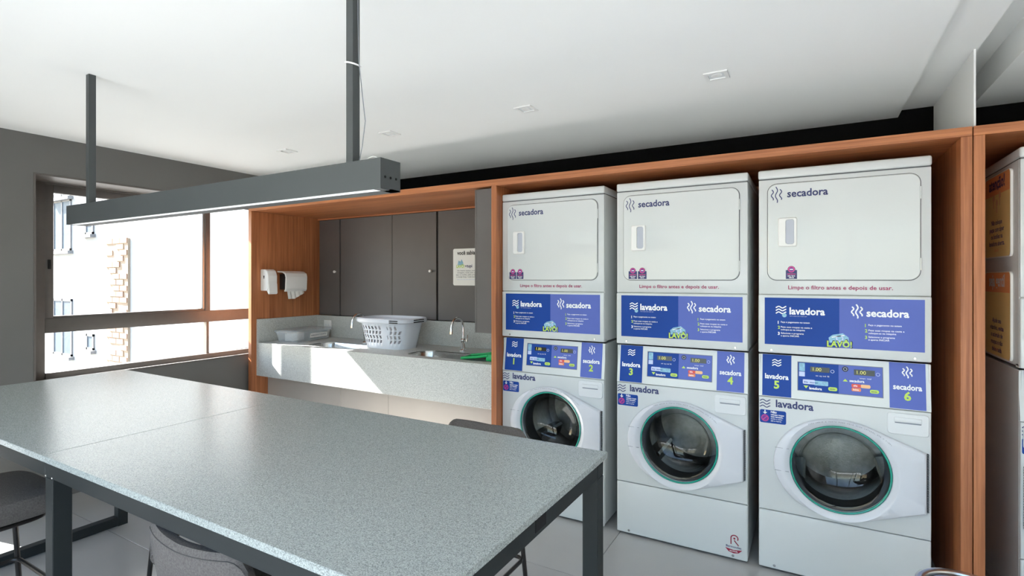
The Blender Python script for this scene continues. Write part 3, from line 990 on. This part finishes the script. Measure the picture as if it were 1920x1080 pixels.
    def side(a, b, mat, upright, word_, number):
        q.rect(a, b, .003, h - .001, mat)
        mid = (a + b) / 2; z = lambda fr_: .003 + (h - .004) * (1 - fr_)
        if upright: q.waves_v(mid - .018, mid + .018, z(.33), z(.08), .005, 'ink_white')
        else: q.waves_h(mid - .02, mid + .02, z(.28), z(.11), .0045, 'ink_white')
        q.text(word_, mid, z(.585), 'ink_white', width=.104, size=.0345, bold=.03, align='c')
        q.text(str(number), mid, z(.81), 'ink_lime', size=.052, bold=.035, align='c')
    a, b = fr(.0165, .144); side(a, b, 'ink_blue', False, 'lavadora', num)
    a, b = fr(.534, .665); side(a, b, 'ink_lilac', True, 'secadora', dnum)
    # display
    D0, D1, E0, E1 = .173, .509, .044, .177
    sx = lambda t: D0 + (D1 - D0) * t
    sz = lambda t: E1 - (E1 - E0) * t
    q.rect(D0 - .003, D1 + .003, E0 - .003, E1 + .003, 'ink_grey', .0004)
    q.rect(D0, sx(.497), E0, E1, 'ink_blue'); q.rect(sx(.497), D1, E0, E1, 'ink_lilac')
    q.rect(sx(.012), sx(.085), sz(.31), sz(.02), 'ink_sky', .0012); q.rect(sx(.012), sx(.085), sz(.5), sz(.33), 'ink_pale', .0012)
    q.rect(sx(.153), sx(.389), sz(.31), sz(.13), 'display_black', .0012)
    q.text('1.00', sx(.185), sz(.275), 'led_amber', size=.0235, bold=.0)
    q.ring(sx(.423), sz(.25), .006, .0078, 'ink_pale')
    q.text('min  seg  total  R$', sx(.22), sz(.46), 'ink_white', width=.055, size=.009)
    q.rect(sx(.06), sx(.21), sz(.76), sz(.60), 'ink_pale', .0012, .004); q.rect(sx(.20), sx(.372), sz(.78), sz(.62), 'ink_sky', .0011, .004)
    q.text('frio  morno', sx(.075), sz(.72), 'ink_blue', size=.012, bold=.02)
    q.poly([(sx(.07), sz(.82)), (sx(.10), sz(.92)), (sx(.13), sz(.82))], 'ink_lime', .0012)
    q.text('lavadora', sx(.14), sz(.94), 'ink_white', width=.052, size=.017, bold=.03)
    q.rect(sx(.372), sx(.48), sz(.93), sz(.80), 'ink_lime', .0012, .0075)
    q.text('inicio', sx(.392), sz(.89), 'ink_navy', size=.010, bold=.02)
    q.disc(sx(.575), sz(.13), .0125, 'ink_black'); q.ring(sx(.575), sz(.13), .006, .0075, 'ink_pale', .0018)
    q.rect(sx(.677), sx(.916), sz(.31), sz(.12), 'display_black', .0012)
    q.text('1.00', sx(.71), sz(.275), 'led_amber', size=.0235, bold=.0)
    q.ring(sx(.95), sz(.24), .006, .0078, 'ink_pale')
    q.text('tempo  total', sx(.74), sz(.43), 'ink_white', width=.045, size=.009)
    q.poly([(sx(.545), sz(.56)), (sx(.575), sz(.47)), (sx(.605), sz(.56))], 'ink_lime', .0012)
    q.text('secadora', sx(.624), sz(.56), 'ink_white', width=.058, size=.017, bold=.03)
    q.rect(sx(.648), sx(.756), sz(.74), sz(.62), 'ink_red', .0012, .004)
    q.rect(sx(.752), sx(.865), sz(.74), sz(.62), 'ink_peach', .0011, .006)
    q.rect(sx(.648), sx(.756), sz(.87), sz(.755), 'ink_orange', .0012, .004)
    q.text('alta', sx(.67), sz(.705), 'ink_white', size=.011, bold=.02); q.text('baixa', sx(.665), sz(.84), 'ink_white', size=.011, bold=.02)
    q.rect(sx(.857), sx(.96), sz(.89), sz(.77), 'ink_lime', .0012, .0075)
    q.text('inicio', sx(.875), sz(.855), 'ink_navy', size=.010, bold=.02)
    q.build('panel_print', cp)
    # print on the front
    q = Print(Plane((0, 0, 0), (1, 0, 0), (0, 0, 1)))
    q.waves_h(.006, .053, .803, .845, .0042, 'ink_navy')
    q.text('lavadora', .077, .812, 'ink_navy', width=.161, size=.050, bold=.028)
    q.rect(.006, .122, .728, .793, 'ink_blue', .0008, .008)
    q.disc(.029, .752, .0185, 'ink_purple'); q.ring(.029, .752, .013, .0155, 'ink_pink', .0016); q.line([(.019, .742), (.039, .762)], .003, 'ink_pink', .0018)
    q.rect(.0265, .0315, .776, .791, 'ink_white', .0014); q.poly([(.019, .781), (.029, .771), (.039, .781)], 'ink_white', .0014)
    for i, (s_, z, wd, sz_) in enumerate((('Não', .779, .026, .017), ('coloque roupas', .768, .058, .0115), ('com excesso,', .758, .054, .0115), ('encha o cesto', .748, .050, .010), ('até a marca', .738, .046, .010))):
        q.text(s_, .055, z, 'ink_white', width=wd, size=sz_, bold=.025 if i < 3 else .005)
    q.build('front_print', o)
    if logo:
        q = Print(Plane((0, -.0002, 0), (1, 0, 0), (0, 0, 1)))
        q.line([(.604, .086), (.604, .118)], .0052, 'ink_wine')
        q.line([(.604 + .0165 - .0165 * math.cos(R(t)), .118 + .0155 * math.sin(R(t))) for t in range(0, 211, 15)], .0052, 'ink_wine')
        q.line([(.619, .108), (.640, .084)], .0052, 'ink_wine')
        q.disc(.620, .117, .005, 'ink_wine')
        q.text('Bermondes', .6165, .069, 'ink_navy', width=.072, size=.016, bold=.012, align='c')
        q.poly([(.576, .064), (.6165, .058), (.657, .064), (.640, .046), (.6165, .041), (.593, .046)], 'ink_wine')
        q.text('ALUGUEL', .6165, .049, 'ink_white', width=.04, size=.009, bold=.02, align='c')
        q.build('logo_print', o)
    tag(o, label, 'washing machine', 'front-loading washing machines')
    return o

def dryer(x, label, stickers, flip=False):
    fx = (lambda v: MW - v) if flip else (lambda v: v)
    def fr(a, b): return (MW - b, MW - a) if flip else (a, b)
    of = (0, 0, ZD)
    o = empty('tumble_dryer', (x, YF, ZD))
    W_ = 'white_enamel'
    MB(of).box(0, MW, .013, .70, 1.08, 1.9325, W_, .003, 2).build('body', o)
    MB(of).box(-.0015, MW + .0015, -.003, .70, 1.9355, 1.98, W_, .009, 3).build('lid', o)
    MB(of).box(.001, MW - .001, 0, .013, 1.366, 1.9305, W_, .003, 2).build('front_panel', o)
    MB(of).box(.003, MW - .003, .004, .6, 1.929, 1.937, 'gasket_grey').build('lid_gap', o)
    # door
    a0, a1 = fr(.042, .643)
    P0 = rr(a0 - .0032, a1 + .0032, 1.436 - .0032, 1.906 + .0032, .043, 8)
    P1 = rr(a0, a1, 1.436, 1.906, .040, 8); P2 = rr(a0 + .003, a1 - .003, 1.439, 1.903, .038, 8)
    m = MB(of).loft([[(p[0], -.0004, p[1]) for p in P0], [(p[0], -.0012, p[1]) for p in P0]], 'gasket_grey', cap1=True, smooth=False)
    m.loft([[(p[0], -.001, p[1]) for p in P1], [(p[0], -.0075, p[1]) for p in P1], [(p[0], -.010, p[1]) for p in P2]], 'white_enamel', cap1=True)
    d = m.build('door', o)
    a, b = fr(.088, .169); c, e = fr(.1195, .1575)
    def lp(x0, x1, z0, z1, r_, y): return [(p[0], y, p[1]) for p in rr(x0, x1, z0, z1, r_, 5)]
    m = MB(of).loft([lp(a, b, 1.597, 1.738, .008, -.0095), lp(a, b, 1.597, 1.738, .008, -.017), lp(a + .004, b - .004, 1.601, 1.734, .008, -.022), lp(c, e, 1.608, 1.730, .012, -.022), lp(c + .001, e - .001, 1.609, 1.729, .012, -.012)], 'white_plastic', cap1=False)
    h = m.build('handle', d)
    q = Print(Plane((0, -.0122, 0), (1, 0, 0), (0, 0, 1)), of); q.poly([(p[0], p[1]) for p in rr(c, e, 1.608, 1.730, .012, 5)], 'recess_grey', 0)
    q.build('handle_recess', d)
    m = MB(of)
    a, b = fr(.6425, .6475)
    for z in (1.478, 1.792): m.box(a, b, -.0115, -.0005, z, z + .055, W_, .0015, 1)
    m.build('hinge', d)
    q = Print(Plane((0, -.010, 0), (1, 0, 0), (0, 0, 1)), of)
    q.waves_v(.057, .104, 1.814, 1.892, .0042, 'ink_navy')
    q.text('secadora', .127, 1.838, 'ink_navy', width=.170, size=.050, bold=.022)
    q.build('door_print', d)
    for sx_ in stickers:
        q = Print(Plane((0, -.010, 0), (1, 0, 0), (0, 0, 1)), of)
        q.rect(sx_, sx_ + .048, 1.441, 1.484, 'ink_navy')
        q.disc(sx_ + .024, 1.487, .0165, 'ink_navy', .001)
        q.disc(sx_ + .024, 1.487, .0145, 'ink_pink'); q.disc(sx_ + .024, 1.487, .0105, 'ink_purple', .0015); q.line([(sx_ + .017, 1.487), (sx_ + .031, 1.487)], .004, 'ink_white', .002)
        q.text('máximo', sx_ + .024, 1.462, 'ink_pink', width=.036, size=.010, bold=.02, align='c'); q.text('não lave', sx_ + .024, 1.453, 'ink_white', width=.032, size=.0085, bold=.02, align='c'); q.text('tênis', sx_ + .024, 1.445, 'ink_white', width=.022, size=.0085, bold=.02, align='c')
        q.build('sticker', d)
    # lower instruction panel
    m = MB(of).box(.0, MW, -.004, .013, 1.0765, 1.3625, W_, .0055, 3)
    m.box(.0, MW, .013, .05, 1.0765, 1.09, W_)
    lp2 = m.build('lower_panel', o)
    m = MB(of)
    for a in (.058, .624): m.lathe([(0, -.0065), (.005, -.006), (.006, -.004)], (a, 0, 1.0905), 'steel', 10, 'y')
    m.build('screws', lp2)
    q = Print(Plane((0, -.004, 0), (1, 0, 0), (0, 0, 1)), of)
    X0, X1, Z0, Z1 = .028, .659, 1.119, 1.349
    sx = lambda t: X0 + (X1 - X0) * t
    sz = lambda t: Z1 - (Z1 - Z0) * t
    q.rect(X0, .342, Z0, Z1, 'ink_blue'); q.rect(.342, X1, Z0, Z1, 'ink_lilac')
    q.waves_h(sx(.078), sx(.150), sz(.345), sz(.175), .0052, 'ink_white'); q.disc(sx(.137), sz(.37), .010, 'ink_sky', .0018)
    q.text('lavadora', sx(.172), sz(.345), 'ink_white', width=.148, size=.047, bold=.03)
    q.text('lave e seque suas roupas aqui', sx(.174), sz(.392), 'ink_pale', width=.072, size=.007)
    q.waves_v(sx(.572), sx(.640), sz(.39), sz(.11), .0058, 'ink_white')
    q.text('secadora', sx(.664), sz(.345), 'ink_white', width=.157, size=.047, bold=.03)
    steps = (('1', .53, ('Faça o pagamento no totem',)), ('2', .635, ('Pese suas roupas na cesta e', 'coloque-as na máquina')), ('3', .765, ('Selecione o programa', 'e aperte INICIAR')))
    for ax, tx, col in ((.092, .113, 'ink_white'), (.655, .676, 'ink_white')):
        for dig, z, lines in steps:
            q.text(dig, sx(ax), sz(z + .025), 'ink_lime' if ax > .5 or dig == '2' else 'ink_white', size=.020, bold=.03)
            for i, s_ in enumerate(lines):
                q.text(s_, sx(tx), sz(z + .055 * i), col, size=.0112, width=.0049 * len(s_), bold=.014)
    q.poly([(sx(.435), sz(.90)), (sx(.43), sz(.80)), (sx(.455), sz(.74)), (sx(.52), sz(.70)), (sx(.555), sz(.78)), (sx(.56), sz(.90))], 'ink_sky', .0012)
    q.ring(sx(.50), sz(.81), .010, .015, 'ink_pale'); q.line([(sx(.45), sz(.79)), (sx(.53), sz(.74))], .004, 'ink_white')
    q.text('LAVÔ!', sx(.498), sz(.985), 'ink_navy', width=.106, size=.041, bold=.075, align='c', n=.0020)
    q.text('LAVÔ!', sx(.498), sz(.980), 'ink_lime', width=.098, size=.038, bold=.03, align='c', n=.0026)
    q.build('instruction_print', lp2)
    q = Print(Plane((0, 0, 0), (1, 0, 0), (0, 0, 1)), of)
    q.text('Limpe o filtro antes e depois de usar.', .131, 1.391, 'ink_magenta', width=.415, size=.026, bold=.016)
    q.build('filter_print', o)
    tag(o, label, 'tumble dryer', 'stacked tumble dryers')
    return o

MX = (-1.7174, -.960, -.2281)
washer(MX[0], 1, 2, 'white washing machine numbered 1 next to the wooden divider, partly hidden by the table')
washer(MX[1], 3, 4, 'white washing machine numbered 3 in the middle stack with a red logo low right', logo=True)
washer(MX[2], 5, 6, 'white washing machine numbered 5, largest and nearest of the three')
dryer(MX[0], 'white dryer above washing machine 1, leftmost and smallest in view', (.059, .111))
dryer(MX[1], 'white dryer above washing machine 3 with two small stickers, middle stack', (.072, .125))
dryer(MX[2], 'white dryer above washing machine 5 with a single small sticker', (.121,))
washer(.739, 7, 8, 'white washing machine cut off by the right edge, below the orange signs', flip=True)
dryer(.739, 'white dryer cut off by the right edge with two orange signs on its side', (.121,), flip=True)

# orange signs on the side of the last dryer
def side_sign(z0, z1, label, head, hm, lines, ic):
    y0, y1 = 2.961, 3.328
    o = empty('hanging_sign', (.735, (y0 + y1) / 2, z0)); f = (.735, (y0 + y1) / 2, z0)
    P = rr(y0, y1, z0, z1, .022, 5)
    m = MB(f).loft([[(.7385, a, b) for a, b in P], [(.730, a, b) for a, b in P]], 'sign_white', True, True, smooth=False)
    m.build('board', o)
    q = Print(Plane((.730, y1, z0), (0, -1, 0), (0, 0, 1)), f)
    wd, ht = y1 - y0, z1 - z0
    P = rr(.004, wd - .004, .004, ht - .004, .02, 5)
    q.poly(P, 'sign_yellow', .0006)
    hz = ht * .76
    top = [p for p in P if p[1] > hz]
    top = sorted(top, key=lambda p: math.atan2(p[1] - ht * .9, p[0] - wd / 2))
    q.poly([(.004, hz), (wd - .004, hz)] + top, 'sign_orange', .001)
    q.text(head, wd / 2, ht * .83, hm, width=wd * .62, size=.075, bold=.03, align='c')
    if ic:
        for a, b in ((.38, .60), (.62, .62), (.5, .54)):
            q.line([(wd * a, ht * b), (wd * a, ht * (b + .09))], .012, 'ink_peach'); q.disc(wd * a, ht * (b + .12), .016, 'ink_peach')
    for i, s_ in enumerate(lines):
        q.text(s_, wd / 2, ht * (.40 - .085 * i), 'ink_violet' if not s_.startswith('*') else 'sign_orange', width=wd * min(.7, .038 * len(s_)), size=.03, bold=.02, align='c')
    q.text('lavô', wd / 2, ht * .07, 'sign_orange', width=.06, size=.022, align='c')
    q.build('lettering', o)
    tag(o, label, 'sign')
side_sign(1.537, 1.912, 'upper orange and yellow sign reading atenção on the right machine side', 'atenção!', 'ink_violet', ('Não coloque', 'peças com zíper', 'ou botões na', 'lavadora aberta.'), True)
side_sign(1.090, 1.473, 'lower orange and yellow sign reading seja gentil on the right machine side', 'seja gentil', 'ink_white', ('Ajude seu', 'vizinho, evite', 'o acúmulo de', 'roupas e não', 'deixe nada'), False)

# ------------------------------------------------------------------ pendant lamp
YL = 1.112
pl_ = empty('pendant_lamp', (-2.0, YL, 1.69)); f = (-2.0, YL, 1.69)
m = MB(f)
L0, L1, hw, zb, zt_ = -2.972, -1.030, .040, 1.690, 1.776
m.box(L0, L1, YL - hw, YL - hw + .004, zb, zt_, 'lamp_metal'); m.box(L0, L1, YL + hw - .004, YL + hw, zb, zt_, 'lamp_metal')
m.box(L0, L1, YL - hw + .004, YL + hw - .004, zt_ - .004, zt_, 'lamp_metal')
m.box(L0, L1, YL - .004, YL + hw - .004, zb, zb + .004, 'lamp_metal')
for a, b in ((L0, L0 + .03), (L1 - .03, L1)): m.box(a, b, YL - hw + .004, YL + hw - .004, zb, zt_ - .004, 'lamp_metal')
m.build('housing', pl_)
MB(f).box(L0 + .03, L1 - .03, YL - hw + .004, YL - .004, zb + .001, zb + .008, 'lamp_light').build('diffuser', pl_)
for x in (-2.832, -1.178):
    r_ = MB(f).box(x - .014, x + .014, YL - .014, YL + .014, zt_, ZC, 'lamp_metal', .001, 1).build('rod', pl_)
    MB(f).box(x - .02, x + .02, YL - .02, YL + .02, zt_, zt_ + .006, 'chrome', .001, 1).build('rod_foot', r_)
m = MB(f)
m.tube([(-1.178 + .0215 * math.cos(2 * math.pi * k / 20), YL + .0215 * math.sin(2 * math.pi * k / 20), 2.075 - .006 * math.cos(2 * math.pi * k / 20)) for k in range(20)], .0025, 'white_plastic', 6, closed=True)
m.build('cable_tie', pl_)
m = MB(f)
m.tube([(-1.158, YL, ZC), (-1.157, YL, 2.2), (-1.154, YL, 2.08), (-1.140, YL, 1.98), (-1.128, YL, 1.90), (-1.140, YL, 1.83), (-1.155, YL, zt_)], .0014, 'ink_grey', 6)
m.tube([(-1.10 + .026 * math.cos(R(t)), YL, zt_ + .017 * math.sin(R(t))) for t in range(0, 181, 15)], .002, 'white_plastic', 6)
m.build('cable', pl_)
m = MB(f)
for y, z in ((YL - .022, 1.725), (YL, 1.725), (YL + .022, 1.725)): m.lathe([(0, .002), (.003, .002), (.004, 0)], (L1, y, z), 'gap_black', 8, 'x')
m.build('screws', pl_)
tag(pl_, 'long dark grey linear pendant lamp hanging on two rods above the table', 'lamp')

# recessed ceiling spots
for i, (x, y, lb_) in enumerate(((-.372, 2.518, 'square recessed ceiling spot above the middle machine stack, nearest in view'), (-1.342, 2.502, 'square recessed ceiling spot above the first machine stack'),
               (-2.318, 2.494, 'square recessed ceiling spot right of the second lamp rod'), (-3.277, 2.470, 'square recessed ceiling spot farthest away near the window wall'))):
    o = empty('ceiling_spot', (x, y, ZC)); f = (x, y, ZC)
    m = MB(f)
    a, b = .050, .034
    for x0, x1, y0, y1 in ((-a, a, -a, -b), (-a, a, b, a), (-a, -b, -b, b), (b, a, -b, b)):
        m.box(x + x0, x + x1, y + y0, y + y1, ZC - .006, ZC, 'white_plastic')
    m.build('frame', o)
    MB(f).box(x - b, x + b, y - b, y + b, ZC - .0015, ZC, 'drawer_white').build('recess', o)
    MB(f).lathe([(.024, -.0016), (.022, -.004), (.014, -.005), (.0005, -.003)], (x, y, ZC), 'white_plastic', 20).build('reflector', o)
    tag(o, lb_, 'ceiling light', 'recessed square ceiling spots')

# ------------------------------------------------------------------ table
TX0, TXM, TX1, TY0, TY1, TZ = -3.562, -2.050, -.5524, .6766, 1.568, .900
tb = empty('high_table', ((TX0 + TX1) / 2, (TY0 + TY1) / 2, 0)); f = ((TX0 + TX1) / 2, (TY0 + TY1) / 2, 0)
MB(f).box(TXM + .0006, TX1, TY0, TY1, TZ - .019, TZ, 'granite_table', .0015, 1).build('table_top', tb)
MB(f).box(TX0, TXM - .0006, TY0, TY1, TZ - .019, TZ, 'granite_table', .0015, 1).build('table_top', tb)
T = .050; zb = TZ - .019 - T - .0; ins = .010
xL, xR, yN, yF = TX0 + ins, TX1 - ins, TY0 + ins, TY1 - ins
xm = TXM
for a, b in ((xL, xm - .0015), (xm + .0015, xR)):
    m = MB(f)
    m.box(a, b, yN, yN + T, zb, TZ - .019, 'table_metal', .002, 1); m.box(a, b, yF - T, yF, zb, TZ - .019, 'table_metal', .002, 1)
    m.box(a, a + T, yN + T, yF - T, zb, TZ - .019, 'table_metal', .002, 1); m.box(b - T, b, yN + T, yF - T, zb, TZ - .019, 'table_metal', .002, 1)
    m.build('frame', tb)
for x in (xL, xm + .0015, xR - T):
    for y in (yN, yF - T):
        MB(f).box(x, x + T, y, y + T, 0, zb, 'table_metal', .002, 1).build('leg', tb)
MB(f).box(xL, xL + T, yN + T, yF - T, 0.004, T + .004, 'table_metal', .002, 1).build('foot_rail', tb)
m = MB(f)
m.box(xR - .002, xR + .0012, 1.094, 1.150, .843, .876, 'gap_black'); m.build('power_socket', tb)
m = MB(f)
for x in (xm + .004, xm + .049): m.lathe([(.0005, -.002), (.003, -.001), (.0035, .001)], (x, yN, zb + .004), 'chrome', 8, 'y')
m.build('rivets', tb)
tag(tb, 'long high table with two grey granite tops on a dark steel frame', 'table')

# ------------------------------------------------------------------ stools
def stool_proto(loc, rz, label):
    o = empty('bar_stool', loc, rz)
    m = MB()
    lo = []
    for k, z in ((.80, .572), (.93, .582), (1.0, .61), (1.0, .640), (.975, .655), (.90, .663), (.5, .668)):
        lo.append([p + Vector((0, .005, 0)) for p in sq(.212 * k, .205 * k, z, 48, 6.0)])
    m.loft(lo, 'fabric', True, True); m.build('seat', o)
    # wrap-around low back
    loops = []
    for i in range(33):
        t = -1 + 2 * i / 32
        x = .222 * t; y = -.205 + .055 * abs(t) ** 2.6
        nx, ny = -.055 * 2.6 * math.copysign(abs(t) ** 1.6, t) / .222, 1.0
        d = math.hypot(nx, ny); nx /= d; ny /= d
        edge = math.sqrt(max(0.0, 1 - max(0, (abs(t) - .74) / .26) ** 2))
        zbot = .655 - .02 * edge
        ztop = .70 + (.112 + .012 * abs(t)) * edge
        hh = ztop - zbot; th = .048 * (.45 + .55 * edge)
        L_ = []
        for u, v in ((0, 0), (0, .25), (0, .5), (.0, .75), (.08, .92), (.3, 1), (.7, 1), (.92, .92), (1, .75), (1, .5), (1, .25), (1, 0), (.7, -.06), (.3, -.06)):
            L_.append((x + nx * th * u, y + ny * th * u - .028 * v, zbot + hh * v))
        loops.append(L_)
    MB().loft(loops, 'fabric', True, True).build('backrest', o)
    m = MB()
    seam = []
    for lp_ in loops: seam.append(Vector(lp_[4]))
    m.tube(seam[2:-2], .0012, 'seam_grey', 6); m.build('seam', o)
    m = MB()
    m.tube([p + Vector((0, 0, 0)) for p in sq(.175, .17, .566, 40, 5)], .008, 'stool_metal', 8, closed=True)
    m.build('seat_frame', o)
    for sx in (-1, 1):
        for sy in (-1, 1):
            MB().tube([(sx * .168, sy * .160, .578), (sx * .205, sy * .200, .004)], .0095, 'stool_metal', 10).build('leg', o)
    k = (.594 - .30) / .59
    ax, ay = .168 + .037 * k, .160 + .040 * k
    ring = []
    for (cx, cy, t0) in ((ax - .03, -ay + .03, -90), (ax - .03, ay - .03, 0), (-ax + .03, ay - .03, 90), (-ax + .03, -ay + .03, 180)):
        for j in range(5): ring.append((cx + .03 * math.cos(R(t0 + 22.5 * j)), cy + .03 * math.sin(R(t0 + 22.5 * j)), .30))
    MB().tube(ring, .008, 'stool_metal', 8, closed=True).build('footrest', o)
    tag(o, label, 'stool', 'grey upholstered bar stools at the high table')
    return o
def copy_tree(o, loc, rz, label):
    c = o.copy(); C.objects.link(c); c.location = loc; c.rotation_euler = (0, 0, rz); c['label'] = label
    for ch in o.children:
        k = ch.copy(); C.objects.link(k); k.parent = c
    return c
s0 = stool_proto((-1.30, .903, 0), 0, 'grey upholstered stool whose low back shows at the bottom edge under the table')
copy_tree(s0, (-2.63, .675, 0), 0, 'grey upholstered stool at the left edge, seat beneath the table end')
copy_tree(s0, (-1.205, 1.700, 0), R(180), 'grey stool on the far side, its back rising above the table edge')
copy_tree(s0, (-2.27, 1.365, 0), R(180), 'grey stool on the far side, only its thin legs showing under the table')

# ------------------------------------------------------------------ waste bin
bn = empty('waste_bin', (.37, 1.84, 0)); f = (.37, 1.84, 0); c = (.37, 1.84, 0)
MB(f).lathe([(0, 0), (.112, 0), (.115, .004), (.115, .545)], c, 'steel', 48).build('body', bn)
MB(f).lathe([(.115, .545), (.119, .55), (.119, .585), (.116, .597), (.108, .600), (.096, .598), (.092, .590), (.0915, .57)], c, 'steel', 48).build('rim', bn)
m = MB(f)
t0 = R(28)
L_ = []
for r_, h in ((.090, .0), (.088, .004), (.05, .008), (.0005, .01)):
    L_.append([Vector(c) + Vector((r_ * math.cos(2 * math.pi * k / 40), r_ * math.sin(2 * math.pi * k / 40) * math.cos(t0), .584 + h + r_ * math.sin(2 * math.pi * k / 40) * math.sin(t0) * .25)) for k in range(40)])
m.loft(L_, 'steel'); m.build('swing_lid', bn)
tag(bn, 'round stainless steel waste bin at the bottom edge before the wooden post', 'bin')
